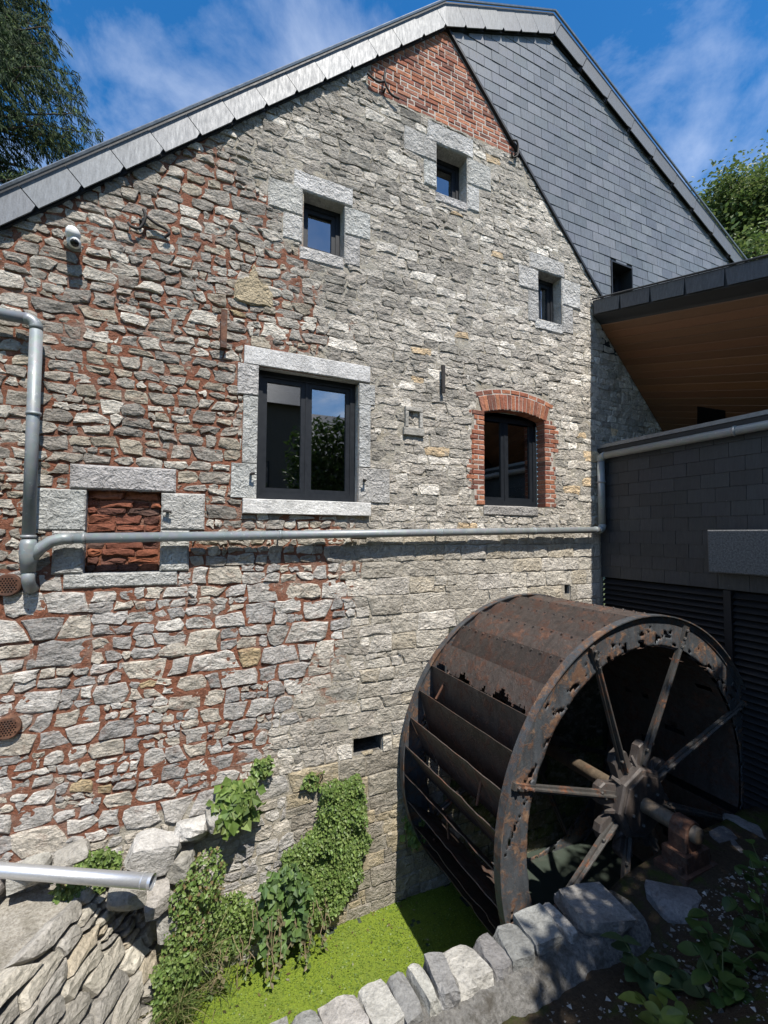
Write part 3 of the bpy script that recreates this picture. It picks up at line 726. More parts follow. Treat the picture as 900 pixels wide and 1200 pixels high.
# brick top of the gable
mb = MB(); P = [(1.68, 4.91), (4.02, 4.91)]
zt = lambda x: min(VI+VS*x+.05, DI+DS*x+.02)
mb.add([(1.68, .005, 4.90), (3.90, .005, 4.90), (2.81, .005, 6.14), (2.74, .005, 6.2), (1.68, .005, VI+VS*1.68+.05)], [(0, 1, 2, 3, 4)])
bg_ = obj('brick_gable', mb, 'brick_mortar', house)
z = 4.93; r = 0
while z < 6.2:
    x = 1.5+(0, .092, .046, .139)[r % 4]; k = 0
    while x < 4.1:
        l = .185 if (k % 2 == 0 or r % 2 == 0) and RND.random() < .75 else .092; k += 1
        p = [(x, z), (x+l, z), (x+l, z+BC), (x, z+BC)]; x += l
        p = clip(p, -VS, 1, VI-.01); p = clip(p, -DS, 1, DI-.03) if len(p) > 2 else p
        p = clip(p, -1, 0, -1.735-.0) if len(p) > 2 else p
        if area(p) > .002: brick(bg_, p, .0, .03)
    z += BC; r += 1

# slate hung right-hand gable
def slate_top(x):                                          # underside of the new verges
    return 6.06+.449*(x-2.7) if x < 4.45 else 6.84-.4665*(x-4.45)+.0
W5 = (5.56, 6.02, 3.1, 4.0)
slx = MB()
for P in ([(2.83, 6.1), (5.36, 3.4), (5.36, 2.6), (5.56, 2.6), (5.56, slate_top(5.56)+.1), (4.45, 6.98), (2.83, 6.25)], [(5.56, 2.6), (6.02, 2.6), (6.02, 3.1), (5.56, 3.1)],
          [(5.56, 4.0), (6.02, 4.0), (6.02, slate_top(6.02)+.1), (5.56, slate_top(5.56)+.1)], [(6.02, 2.6), (9.2, 2.6), (9.2, slate_top(9.2)+.1), (6.02, slate_top(6.02)+.1)]):
    slx.add([(x, -.005, z) for x, z in P], [tuple(range(len(P)))])
sg = obj('slate_gable', slx, 'dark_trim', house)
sl = []; SH, SW = .1445, .235
r = 0; z = 2.6
while z < 7.1:
    x = 2.5+(SW/2 if r % 2 else 0)
    while x < 9.2:
        p = [(x, z), (x+SW, z), (x+SW, z+SH), (x, z+SH)]; x += SW
        p = clip(p, DS*-1*-1, -1, -(DI-.0)-.045) if False else clip(p, -1.067, -1, -(DI+.035))     # right of the diagonal
        if len(p) > 2: p = clip(p, -.449, 1, 6.08-.449*2.7)
        if len(p) > 2: p = clip(p, .4665, 1, 6.86+.4665*4.45)
        if len(p) > 2: p = cut_box(p, W5)
        if area(p) > .003: sl.append(p)
    z += SH; r += 1
sl.sort(key=lambda p: -(area(p)/(1+(bounds(p)[0]/4.3)**2)**1.5 if bounds(p)[2] > 3.3+max(0, bounds(p)[0]-6)*.25 else 0))
rest = MB()
for i, p in enumerate(sl):
    c = jit(RND.choice(((.130, .137, .144), (.142, .149, .156), (.118, .125, .132), (.150, .156, .162))), .09)
    b = bounds(p); cx, cz = (b[0]+b[1])/2, (b[2]+b[3])/2; g_ = .0025
    n = len(p); kx, kz = 1-2*g_/(b[1]-b[0]), 1-1*g_/(b[3]-b[2])
    q = [((x-cx)*kx, (z_-cz)*kz) for x, z_ in p]
    # every slate leans: its foot stands proud over the row below
    def leaf_slate(mb, ox, oz):
        tw = RND.uniform(-.0018, .0018)
        yo = lambda z_: -.014-.0055*(1-(z_+SH/2)/SH)+tw
        vs = [(x+ox, -.006, z_+oz) for x, z_ in q]+[(x+ox, yo(z_), z_+oz) for x, z_ in q]
        fs = [(k, (k+1) % n, n+(k+1) % n, n+k) for k in range(n)]+[tuple(range(n, 2*n))]
        mb.add(vs, fs, c)
    if i < 300:
        m2 = MB(); leaf_slate(m2, 0, 0); obj('slate', m2, 'slate', sg, T(cx, 0, cz))
    else: leaf_slate(rest, cx, cz)
if rest.v: obj('small_slates', rest, 'slate', sg, kind='stuff')
m2 = MB(); d0, d1 = Vector((2.76, 0, 6.17)), Vector((5.39, 0, 3.365)); m2.add([(d0.x-.018, -.034, d0.z), (d1.x-.018, -.034, d1.z), (d1.x+.022, -.034, d1.z), (d0.x+.022, -.034, d0.z), (d0.x-.018, .02, d0.z), (d1.x-.018, .02, d1.z), (d1.x+.022, .02, d1.z), (d0.x+.022, .02, d0.z)], [(0, 1, 2, 3), (0, 4, 5, 1), (3, 2, 6, 7)])
obj('edge_trim', m2, 'dark_trim', sg)
OPEN['w5'] = W5; m2 = MB()
w5 = pane_window('', 'w5', .16, [5.79], house, .05)
m2.box(W5[0]-.0, W5[0]+.02, -.028, .16, W5[2], W5[3]); m2.box(W5[1]-.02, W5[1], -.028, .16, W5[2], W5[3]); m2.box(W5[0]+.02, W5[1]-.02, -.028, .16, W5[3]-.02, W5[3]); obj('lining', m2, 'dark_trim', w5)

# verges and roof
VY = -.055
V_TOP = [(-6.4, 2.624-.9233*5.047), (-1.353, 2.624), (2.704, 6.37), (4.452, 7.149), (9.4, 7.149-.517*4.948)]
V_BOT = [(-6.4, 2.345-.914*5.058), (-1.342, 2.345), (2.70, 6.04), (4.44, 6.815), (9.4, 6.815-.517*4.96)]
V_TOP = [(x*1.0107, z*1.0107) for x, z in V_TOP]; V_BOT = [(x*1.0107, z*1.0107) for x, z in V_BOT]
vb = MB()
for i in range(4):
    a, b, c, d = V_BOT[i], V_BOT[i+1], V_TOP[i+1], V_TOP[i]
    def pt(p, y, dz=0): return (p[0], y, p[1]+dz)
    vb.add([pt(a, VY+.025, .004), pt(b, VY+.025, .004), pt(c, VY+.025, .03), pt(d, VY+.025, .03), pt(a, .06, .004), pt(b, .06, .004), pt(c, .06, .03), pt(d, .06, .03)],
           [(0, 1, 2, 3), (0, 4, 5, 1), (2, 6, 7, 3)])
verge = obj('verge_board', vb, 'dark_trim', house)
def along(P, s):
    return None
vt = ((.150, .160, .170), (.138, .148, .158), (.162, .172, .181))
def verge_run(a0, a1, b0, b1, w_, tones, lean=1.):
    """slates between bottom line a0-a1 and top line b0-b1; the joints stand square to the rake"""
    L = math.hypot(a1[0]-a0[0], a1[1]-a0[1]); n = max(1, round(L/w_)); sl_ = (a1[1]-a0[1])/(a1[0]-a0[0]); hv = b0[1]-a0[1]
    sh = lean*hv*sl_/(1+sl_*sl_)/abs(a1[0]-a0[0])
    f = lambda p, q, t: (p[0]+(q[0]-p[0])*t, p[1]+(q[1]-p[1])*t)
    ct = lambda t: max(0., min(1., t))
    for i in range(-1, n+2):
        t0, t1 = (i+.010)/n, (i+1-.010)/n
        bb, be = f(a0, a1, ct(t0)), f(a0, a1, ct(t1)); tb, te = f(b0, b1, ct(t0-sh)), f(b0, b1, ct(t1-sh))
        if be[0]-bb[0] < .004 and te[0]-tb[0] < .004: continue
        top_s, top_e = f(tb, bb, .0), f(te, be, .0)
        P = [bb, f(bb, be, .86), f(be, top_e, .12), top_e, top_s]
        m2 = MB(); mx_, mz_ = bb[0], bb[1]; yy = lambda u: VY-.018+.035*u
        us = (0, 0, .12, 1, 1); tw = RND.uniform(-.002, .002)
        vs = [(x-mx_, yy(u)+tw-.003*(1 if q in (1, 2, 3) else 0), z_-mz_) for q, ((x, z_), u) in enumerate(zip(P, us))]
        vs += [(x, y+.012, z_) for x, y, z_ in vs]
        m2.add(vs, [(0, 1, 2, 3, 4), (0, 5, 6, 1), (1, 6, 7, 2), (2, 7, 8, 3), (3, 8, 9, 4), (4, 9, 5, 0)], jit(RND.choice(tones), .07))
        obj('verge_slate', m2, 'verge_slate', verge, T(mx_, 0, mz_))
ci = lambda p, q, x: (x, p[1]+(q[1]-p[1])*(x-p[0])/(q[0]-p[0]))
verge_run(ci(V_BOT[1], V_BOT[2], -2.6), V_BOT[2], ci(V_TOP[1], V_TOP[2], -2.6), V_TOP[2], .40, vt)
verge_run(V_BOT[2], V_BOT[3], V_TOP[2], V_TOP[3], .30, ((.135, .141, .146), (.122, .128, .133)))
verge_run(V_BOT[3], V_BOT[4], V_TOP[3], V_TOP[4], .55, ((.098, .104, .110), (.106, .112, .118)))
m2 = MB()
for i in range(4): m2.tube([(V_TOP[i][0], VY-.008, V_TOP[i][1]+.022), (V_TOP[i+1][0], VY-.008, V_TOP[i+1][1]+.022)], .016, 6)
obj('verge_capping', m2, 'zinc_trim', verge)
rf = MB(); YB = 5.5
for i in range(4):
    a, b = V_TOP[i], V_TOP[i+1]; nrm = Vector((a[1]-b[1], 0, b[0]-a[0])).normalized()*.02
    v = [(p[0]+o*nrm.x*-7, y, p[1]+.02+o*nrm.z*-7) for y in (VY+.03, YB) for p, o in ((a, 0), (b, 0), (b, 1), (a, 1))]
    rf.add(v, [(0, 1, 5, 4), (3, 7, 6, 2), (0, 3, 2, 1), (4, 5, 6, 7)], (.13, .14, .15))
obj('roof', rf, 'slate', house)
rw = MB(); rw.box(-6., 9.2, 5.2, 5.4, -4.1, -.6, (.3, .28, .25)); rw.add([(-6, 5.3, -.6), (9.2, 5.3, -.6), (9.2, 5.3, 4.6), (4.45, 5.3, 7.1), (2.7, 5.3, 6.3), (-6., 5.3, -1.7)], [(0, 1, 2, 3, 4, 5)], (.3, .28, .25))
obj('rear_wall', rw, 'rubble_stone', house)

# ochre mortar patch above the main window and small niche
m2 = MB(); PB = [(.37, 2.23), (.45, 2.20), (.55, 2.19), (.66, 2.21), (.73, 2.2), (.745, 2.28), (.735, 2.36), (.70, 2.41), (.64, 2.44), (.60, 2.49), (.58, 2.57), (.555, 2.60), (.53, 2.56), (.52, 2.47), (.45, 2.44), (.40, 2.42), (.38, 2.33)]
P = []
for i, p in enumerate(PB):
    q = PB[(i+1) % len(PB)]
    for k in range(2): P.append((p[0]+(q[0]-p[0])*k/2+RND.uniform(-.012, .012), p[1]+(q[1]-p[1])*k/2+RND.uniform(-.012, .012)))
m2.prism(P, .02, -.026, .012, (.42, .35, .24), .004); obj('mortar_patch', m2, 'worn_dressed', wall)
for key, x, z in (('main', .565, .56), ('main', 1.715, .56)):
    m2 = MB(); m2.tube([(x, -.01, z), (x, -.075, z), (x+(.03 if x < 1 else -.03), -.08, z+.005)], .013, 7); obj('hinge_pin', m2, 'iron_black', WIN[key])
m2 = MB(); m2.tube([(-.13, -.01, .19), (-.13, -.07, .19)], .014, 7); m2.tube([(-.165, -.06, .195), (-.10, -.07, .185)], .012, 7); obj('hinge_pin', m2, 'iron_black', cel)
for a, b, c, d in ((2.2, 2.42, 1.37, 1.42), (2.2, 2.24, 1.19, 1.365), (2.38, 2.42, 1.19, 1.365), (2.18, 2.44, 1.10, 1.185)):
    dressed(wall, 'niche_stone', a, b, c, d, -.042, .02, .006, (.36, .35, .32))

# ------------------------------------------------------------------ iron anchors, vents, security camera
def flat_bar(label, x, z0, z1, wd=.035, mat='rusty_iron'):
    m2 = MB(); n = 6
    for i in range(n):
        a, b = z0+(z1-z0)*i/n, z0+(z1-z0)*(i+1)/n; m2.box(x-wd/2+.003*nz3(i, x, 1), x+wd/2+.003*nz3(i, x, 1), -.062, -.036, a, b)
    m2.tube([(x, -.036, z0+(z1-z0)*.5), (x, .05, z0+(z1-z0)*.5)], .012, 6)
    return tag(obj('wall_anchor', m2, mat), label, 'wall anchor')
flat_bar('straight rusty iron wall anchor beside the big window lintel', .295, 1.72, 2.08, .055)
flat_bar('straight dark iron wall anchor between the two large windows', 2.68, 1.63, 1.95, .04, 'iron_black')
def curl(label, pts, x, z, s=1., extra=()):
    m2 = MB()
    for P in (pts,)+tuple(extra):
        q = [Vector((x+a*s, -.052-.02*math.sin(3*i), z+b*s)) for i, (a, b) in enumerate(P)]
        out = []
        for i in range(len(q)-1):
            p0, p1, p2, p3 = q[max(0, i-1)], q[i], q[i+1], q[min(len(q)-1, i+2)]
            for k in range(5):
                t = k/5; out.append(.5*((2*p1)+(-p0+p2)*t+(2*p0-5*p1+4*p2-p3)*t*t+(-p0+3*p1-3*p2+p3)*t**3))
        out.append(q[-1]); m2.tube(out, .013, 6)
    m2.tube([(x, -.05, z), (x, .04, z)], .012, 6)
    return tag(obj('wall_anchor', m2, 'iron_black', smooth=True), label, 'wall anchor')
curl('curly iron wall anchor under the left verge near the camera', [(.02, .10), (.04, .03), (.0, -.07), (-.06, -.09), (-.09, -.05)], -.41, 2.73, 1, ([(.04, .05), (.12, .0), (.2, -.02), (.23, -.06), (.19, -.1)],))
curl('forked iron wall anchor at the foot of the brick gable under the verge', [(.0, .22), (-.01, .08), (.07, -.03), (.17, -.06)], 1.93, 4.98, 1, ([(-.01, .08), (-.1, .03), (-.22, .08)],))
curl('hooked iron wall anchor where the bricks end beside the slates', [(-.06, .15), (.0, .16), (.03, .08), (.0, -.04), (-.06, -.07), (-.09, -.03)], 3.80, 4.93, 1)
def vent(label, x, z):
    t_ = thing('round_vent', label, 'vent', (x, -.03, z-.085), 'rusty round vents in the stone wall')
    m2 = MB(); m2.lathe_y([(.0005, -.052), (.078, -.052), (.086, -.046), (.088, .01), (.0005, .01)], 28, (x, z), closed=False); obj('plate', m2, 'rusty_iron', t_)
    m2 = MB()
    for a in range(-4, 5):
        for b in range(-4, 5):
            px, pz = (a+.5*(b % 2))*.0185, b*.0165
            if math.hypot(px, pz) < .066: m2.lathe_y([(.0003, -.0535), (.0058, -.0535), (.0058, -.0518)], 7, (x+px, z+pz), closed=False)
    obj('holes', m2, 'dark_void', t_, kind='stuff')
vent('rusty round perforated vent just below the drainpipe hopper', -1.21, -.40); vent('rusty round perforated vent low in the wall', -1.175, -1.47)
cm = thing('security_camera', 'white dome security camera mounted on the stone wall under the verge', 'camera', (-.86, -.05, 2.3))
m2 = MB(); m2.lathe_y([(.0005, .0), (.045, .0), (.05, -.04), (.04, -.055), (.0005, -.055)], 18, (-.885, 2.405), closed=False); obj('mount', m2, 'white_plastic', cm, smooth=True)
m2 = MB(); m2.tube([(-.885, -.05, 2.41), (-.875, -.095, 2.40), (-.865, -.13, 2.37)], [.032, .042, .04], 14); m2.tube([(-.872, -.085, 2.385), (-.852, -.16, 2.325)], [.046, .044], 16); obj('body', m2, 'white_plastic', cm, smooth=True)
m2 = MB(); m2.tube([(-.91, -.06, 2.43), (-.875, -.13, 2.425), (-.852, -.19, 2.375)], [.03, .05, .046], 12); obj('hood', m2, 'white_plastic', cm, smooth=True)
m2 = MB(); m2.tube([(-.853, -.158, 2.327), (-.8495, -.171, 2.317)], [.032, .026], 14); obj('lens', m2, 'black_plastic', cm, smooth=True)

# ------------------------------------------------------------------ rainwater pipes
def pipe_thing(label, runs, rings, loc, mat='galvanised', r=.05):
    t_ = thing('drainpipe', label, 'pipe', loc)
    for nm, pts, rad in runs:
        m2 = MB(); m2.tube(pts, rad, 16); obj(nm, m2, mat, t_, smooth=True)
    for (p, d, rad) in rings:
        p, d = Vector(p), Vector(d).normalized(); m2 = MB(); m2.tube([p-d*.012, p+d*.012], rad, 16); 
        k = Vector((0, 1, 0)) if abs(d.y) < .5 else Vector((1, 0, 0)); m2.tube([p+k*rad*.9, p+k*(rad+.05)], .008, 6); obj('bracket', m2, mat, t_, smooth=True)
    return t_
PY = -.115
def bend(c, a, b, r, n=6):
    """arc of pipe centre line at corner c from unit dir -a to b"""
    c, a, b = Vector(c), Vector(a).normalized(), Vector(b).normalized(); out = []
    for i in range(n+1):
        t = i/n; p0, p1, p2 = c-a*r, c, c+b*r; out.append(p0*(1-t)**2+p1*2*t*(1-t)+p2*t*t)
    return out
pz = lambda x: -.032+.0195*(x+.2)
hx0, hx1 = -.93, 5.14
pipe_thing('long galvanised drainpipe crossing the stone wall above the wheel', [
    ('downpipe', [(-1.075, PY, -.10), (-1.085, PY, 1.58)], .043),
    ('elbow', bend((-1.085, PY, 1.66), (0, 0, 1), (-1, 0, .0), .075), .0455),
    ('top_run', [(-1.16, PY, 1.66), (-2.3, PY, 1.70)], .043),
    ('long_run', [(-.80, PY, pz(-.8)), (5.07, PY, pz(5.07))], .041),
    ('branch_elbow', [(-1.06, PY, -.20), (-1.0, PY, -.12), (-.93, PY, -.065), (-.86, PY, -.046), (-.79, PY, pz(-.79))], .045),
    ('hopper', [(-1.074, PY, -.05), (-1.074, PY, -.09), (-1.07, PY, -.16), (-1.068, PY, -.3)], [.047, .056, .060, .047]),
    ('outlet', [(-1.068, PY, -.28), (-1.066, PY, -.36), (-1.064, -.07, -.42), (-1.064, .03, -.44)], .043),
    ], [((-1.078, PY, .92), (0, 0, 1), .050), ((-1.076, PY, -.03), (0, 0, 1), .051), ((-.72, PY, pz(-.72)), (1, 0, 0), .047), ((.83, PY, pz(.83)), (1, 0, 0), .047), ((2.6, PY, pz(2.6)), (1, 0, 0), .047), ((3.95, PY, pz(3.95)), (1, 0, 0), .047), ((5.02, PY, pz(5.02)), (1, 0, 0), .047)], (-1.07, -.1, -.45))
AX = 5.24
pipe_thing('galvanised drainpipe running under the parapet of the dark annex', [
    ('corner_elbow', bend((5.15, PY, pz(5.15)), (1, 0, 0), (0, 0, 1), .07), .051),
    ('downpipe', [(5.15, PY, .14), (5.15, PY, 1.0)], .047),
    ('upper_elbow', bend((5.15, PY, 1.075), (0, 0, 1), (0, -1, 0), .07), .051),
    ('parapet_run', [(5.15, PY-.06, 1.075), (5.15, -3.6, 1.085)], .047)],
    [((5.15, PY, .72), (0, 0, 1), .055), ((5.15, -1.72, 1.08), (0, 1, 0), .055)], (5.15, -.1, .07))

# ------------------------------------------------------------------ dark annex
annex = thing('annex', 'dark slate clad annex with louvred base and timber lined canopy', 'building', (5.6, -1.8, -2.8))
A = Matrix.Translation((AX, 0, 0)) @ Matrix.Rotation(-math.pi/2, 4, 'Z')     # local x runs towards the camera side, local -y faces the channel
mb = MB(); mb.box(0.02, 3.9, .004, .25, -.57, 1.2); clad = obj('cladding', mb, 'dark_trim', annex, A)
r = 0; z = -.565; SHA, SWA = .155, .29
while z < 1.1:
    x = .02-(SWA/2 if r % 2 else 0)
    while x < 3.9:
        p = clip(clip([(x, z), (x+SWA, z), (x+SWA, z+SHA), (x, z+SHA)], -1, 0, -.02), 0, 1, 1.14); x += SWA
        if area(p) < .004: continue
        b = bounds(p); cx, cz = (b[0]+b[1])/2, (b[2]+b[3])/2; g_ = .002
        q = [((u-cx)*(1-2*g_/(b[1]-b[0])), (v-cz)*(1-g_/(b[3]-b[2]))) for u, v in p]
        tw = RND.uniform(-.0015, .0015); n = len(q)
        vs = [(u, .003, v) for u, v in q]+[(u, -.006-.007*(.5-v/SHA)+tw, v) for u, v in q]
        m2 = MB(); m2.add(vs, [(k, (k+1) % n, n+(k+1) % n, n+k) for k in range(n)]+[tuple(range(n, 2*n))], jit(RND.choice(((.020, .023, .028), (.017, .020, .024), (.023, .027, .032))), .12))
        obj('slate', m2, 'dark_slate', clad, A @ T(cx, 0, cz))
    z += SHA; r += 1
m2 = MB(); m2.box(.0, 3.9, -.03, .30, 1.2, 1.245); obj('parapet_coping', m2, 'zinc_trim', annex, A)
m2 = MB(); m2.box(.005, 3.9, -.018, .004, 1.145, 1.197); obj('parapet_fascia', m2, 'dark_trim', annex, A)
lb = MB(); lb.box(.02, 3.9, .06, .25, -3.0, -.572); louv = obj('louvre_panel', lb, 'dark_void', annex, A)
slat = MB(); slat.add([(0, -.03, -.028), (1, -.03, -.028), (1, .03, .028), (0, .03, .028), (0, -.024, -.034), (1, -.024, -.034), (1, .036, .022), (0, .036, .022)], [(0, 1, 2, 3), (4, 7, 6, 5), (0, 4, 5, 1), (3, 2, 6, 7), (0, 3, 7, 4), (1, 5, 6, 2)]); slm = slat.mesh('slat', 'black_louvre')
for (a, b) in ((.03, 1.52), (1.60, 2.8), (2.88, 3.9)):
    z = -.62
    while z > -3.0:
        obj('slat', slm, None, louv, A @ T(a, .02, z) @ Matrix.Diagonal((b-a, 1, 1, 1))); z -= .068
for x in (1.56, 2.84): m2 = MB(); m2.box(x-.035, x+.035, -.03, .06, -3.0, -.575); obj('post', m2, 'black_louvre', louv, A)
m2 = MB(); P = [(0, -.41), (1.7, -.41), (1.7, .035), (0, .035)]
m2.prism(P, .01, -.19, .012, (1, 1, 1), .002); obj('concrete_beam', m2, 'concrete', annex, A @ T(1.475, 0, .026))
# canopy: fascia falling towards the channel bank, timber ceiling falling to the right
FX = 5.17
def fz(y): return 3.31+.275*y
def cz_(x, y): return fz(y)-.30-1.06*(x-FX-.12)
can = MB(); CY = -2.9; CX1 = 7.6
tp = [(FX, -.02, fz(-.02)), (FX, CY, fz(CY)), (CX1, CY, fz(CY)-1.06*(CX1-FX)), (CX1, -.02, fz(-.02)-1.06*(CX1-FX))]
can.add(tp+[(FX, -.02, fz(-.02)-.22), (FX, CY, fz(CY)-.22), (FX+.12, CY, fz(CY)-.30), (FX+.12, -.02, fz(-.02)-.30), (CX1, CY, cz_(CX1, CY)), (CX1, -.02, cz_(CX1, -.02))],
        [(0, 3, 2, 1), (0, 1, 5, 4), (4, 5, 6, 7), (7, 6, 8, 9), (1, 2, 8, 6, 5), (0, 4, 7, 9, 3), (2, 3, 9, 8)])
canopy = obj('canopy_roof', can, 'dark_trim', annex)
n = 7
for i in range(n):
    y0, y1 = -.03+(CY+.03)*i/n, -.03+(CY+.03)*(i+1)/n-.0
    y0, y1 = y0-.003, y1+.003; xx = FX-.014
    m2 = MB(); f0, f1 = fz(y0), fz(y1); tw = RND.uniform(-.002, .002)
    m2.add([(xx+.02, y0, f0-.01), (xx+.02, y1, f1-.01), (xx-.006+tw, y1, f1-.205), (xx-.006+tw, y0-.03, f0-.215), (xx+.013, y0, f0-.01), (xx+.012, y1, f1-.01), (xx-.012, y1, f1-.205), (xx-.012, y0-.03, f0-.215)],
           [(4, 7, 6, 5), (3, 2, 6, 7), (0, 3, 7, 4), (1, 5, 6, 2)], jit((.06, .064, .07), .1))
    obj('fascia_slate', m2, 'dark_slate', canopy)
m2 = MB(); m2.tube([(FX-.012, -.02, fz(0)+.008), (FX-.012, CY, fz(CY)+.008)], .012, 6); obj('fascia_capping', m2, 'dark_trim', canopy)
x = FX+.14
while x < CX1-.1:                                        # ceiling boards
    m2 = MB(); c = jit((1, 1, 1), .22); a, b = x+.003, x+.074
    m2.add([(a, -.03, cz_(a, -.03)-.012), (b, -.03, cz_(b, -.03)-.012), (b, CY+.02, cz_(b, CY+.02)-.012), (a, CY+.02, cz_(a, CY+.02)-.012), (a, -.03, cz_(a, -.03)), (b, -.03, cz_(b, -.03)), (b, CY+.02, cz_(b, CY+.02)), (a, CY+.02, cz_(a, CY+.02))], [(0, 1, 2, 3), (0, 3, 7, 4), (1, 5, 6, 2), (0, 4, 5, 1)], c)
    obj('ceiling_board', m2, 'wood_plank', canopy); x += .08
m2 = MB(); m2.box(FX+.1, 7.7, CY-.12, CY+.0, -2.8, 1.15); m2.box(7.5, 7.7, CY, -.05, -2.8, 1.2); m2.add([(FX+.13, CY-.01, 1.2), (7.6, CY-.01, 1.2), (7.6, CY-.01, cz_(7.6, CY)), (FX+.13, CY-.01, fz(CY)-.3)], [(0, 1, 2, 3)]); obj('annex_wall', m2, 'dark_trim', annex)
m2 = MB(); m2.box(AX+.25, 7.55, CY, -.02, .9, 1.0); obj('deck', m2, 'dark_trim', annex)
m2 = MB(); HQ = [(6.282, -.718), (6.51, -.58), (6.473, -.95), (6.328, -1.03)]
m2.add([(x, y, cz_(x, y)-.02) for x, y in HQ]+[(x, y, cz_(x, y)+.02) for x, y in HQ], [(0, 1, 2, 3), (0, 4, 5, 1), (1, 5, 6, 2), (2, 6, 7, 3), (3, 7, 4, 0)]); obj('ceiling_hatch', m2, 'dark_void', canopy)

# ------------------------------------------------------------------ water wheel
HX, HZ, RW = 3.808, -2.402, 1.681
YF, YBK = -1.633, -.12
wheel = thing('water_wheel', 'large rusty iron water wheel with bucket plates standing against the mill wall', 'water wheel', (HX, -.9, HZ-RW))
def HR(a): return T(HX, 0, HZ) @ Matrix.Rotation(-a, 4, 'Y')        # wheel frame turned by a (counter-clockwise seen from the bank)
def shroud(name, y, seed, worn):
    mb = MB(); na, nr = 420, 14; r0, r1 = 1.405, RW; idx = {}
    def vid(i, j):
        i %= na
        if (i, j) not in idx:
            a = 2*math.pi*(i+.45*nz3(i*1.7, j*1.9, seed))/na; r = r0+(r1-r0)*(j+(.4*nz3(i*1.3, j*2.3, seed+1) if 0 < j < nr else 0))/nr
            if j < nr: r += .014*nz3(math.cos(a)*9+j, math.sin(a)*9, seed)+.006*nz3(math.cos(a)*40, math.sin(a)*40+j, seed)
            idx[(i, j)] = len(mb.v); mb.add([(r*math.cos(a), y+.006*nz3(math.cos(a)*5, math.sin(a)*5+r*4, seed), r*math.sin(a))], [])
        return idx[(i, j)]
    for i in range(na):
        a = 2*math.pi*(i+.5)/na
        for j in range(nr):
            e = 1-j/nr
            v = nz3(math.cos(a)*13, math.sin(a)*13+j*.42, seed+2)*.75+nz3(math.cos(a)*37, math.sin(a)*37+j*.9, seed)*.35
            if worn and j < nr-3 and v > .52-.32*e+(0.10 if a > math.pi else 0): continue
            mb.f.append((vid(i, j), vid(i, j+1), vid(i+1, j+1), vid(i+1, j)))
    o = obj(name, mb, 'rim_metal', wheel, T(HX, 0, HZ), smooth=True)
    md = o.modifiers.new('thickness', 'SOLIDIFY'); md.thickness = .007; md.offset = 0
    return o
sf = shroud('front_rim', YF, 3, True); sb = shroud('back_rim', YBK, 8, True)
for y, o, s in ((YF, sf, -1), (YBK, sb, 1)):
    m2 = MB(); m2.lathe_y([(RW-.004, y+.004*s), (RW-.004, y+.045*s), (RW+.006, y+.045*s), (RW+.006, y-.03*s), (RW-.004, y-.03*s)], 120); obj('rim_flange', m2, 'rim_metal', o, T(HX, 0, HZ), smooth=False)
    m2 = MB(); m2.lathe_y([(RW-.055, y+.006*s), (RW-.055, y+.012*s), (RW-.003, y+.012*s), (RW-.003, y+.006*s)], 120); obj('rim_angle', m2, 'rim_metal', o, T(HX, 0, HZ))
# bucket plates: outer edge at angle a, inner edge further round; edges bent, rusted and in places torn
HUBY = -1.455                                       # the cast hub sits a little inside the rim
NP = 37; plates = []
def plate(kind, v_, torn=0.):
    mb = MB(); ns, nw = ((14, 90) if torn else (4, 20)) if kind == 'cover' else (7, 24); fq = nw/26
    a1, r0, r1 = (R_(11.6), RW-.006, RW-.10) if kind == 'cover' else (R_(14.5), RW-.010, 1.395)
    q0, q1 = Vector((r0, 0)), Vector((r1*math.cos(a1), r1*math.sin(a1)))
    for i in range(ns+1):
        for k in range(nw+1):
            p = q0.lerp(q1, i/ns); r = p.length; a = math.atan2(p.y, p.x); y = YBK-.012+(YF-YBK+.024)*k/nw
            fr = 1 if 0 < k < nw else .2
            if kind == 'cover': r += .005*nz3(k/fq*.25, i/ns*1.5, v_*5)*fr+.010*(i/ns)*(1-i/ns)*2
            else:
                r += .010*nz3(k*.22, i*.3, v_*5)*fr
                if i == 0: r -= fr*(abs(.014*nz3(k*.8, 1, v_*3))+.03*max(0, nz3(k*.35, 3, v_*7)-.1))
            if torn and 0 < k < nw and i > 0: y += .006*nz3(k*2.1, i*2.3, 4); a += .004*nz3(k*2.3, i*2.1, 6)
            mb.add([(r*math.cos(a), y, r*math.sin(a))], [])
    for i in range(ns):
        for k in range(nw):
            e = i/ns
            if torn and kind == 'cover' and e > .80-.42*max(0, nz3(k*.30/fq, 2, v_*3)+.25)-.16*nz3(k*1.4/fq, 5, v_)-.05*nz3(k*4/fq, 9, v_): continue
            if torn and kind == 'bucket' and e > .3 and nz3(k*.45, e*3.5, v_*11)*.75+nz3(k*1.7, e*9, v_)*.22+e*.75 > 1.05-torn*.5: continue
            mb.f.append((i*(nw+1)+k, i*(nw+1)+k+1, (i+1)*(nw+1)+k+1, (i+1)*(nw+1)+k))
    g_ = (.85, 1.15, .7, 1., 1.3, .9, .75)[v_]; mb.c = [(g_, g_*.97, g_*.95)]*len(mb.v)
    if kind == 'cover':                                      # rivet heads along both ends and the upper edge
        for q in range(13):
            for (t_, yy) in ((.06, YBK-.06+(YF-YBK+.12)*q/12),) if not torn else ():
                a = R_(11.6)*t_; r = RW-.012; c = Vector((r*math.cos(a), yy, r*math.sin(a))); o = Vector((math.cos(a), 0, math.sin(a)))
                mb.tube([c, c+o*.012], [.011, .006], 6)
    return mb.mesh('bucket_plate' if kind == 'bucket' else 'cover_sheet', 'plate_metal')
buckets = [plate('bucket', v_, (0., .25, 0., .5, .2, 0., .7)[v_]) for v_ in range(7)]
covers = [plate('cover', v_, 0) for v_ in range(3)]; torn_cover = plate('cover', 4, .8)
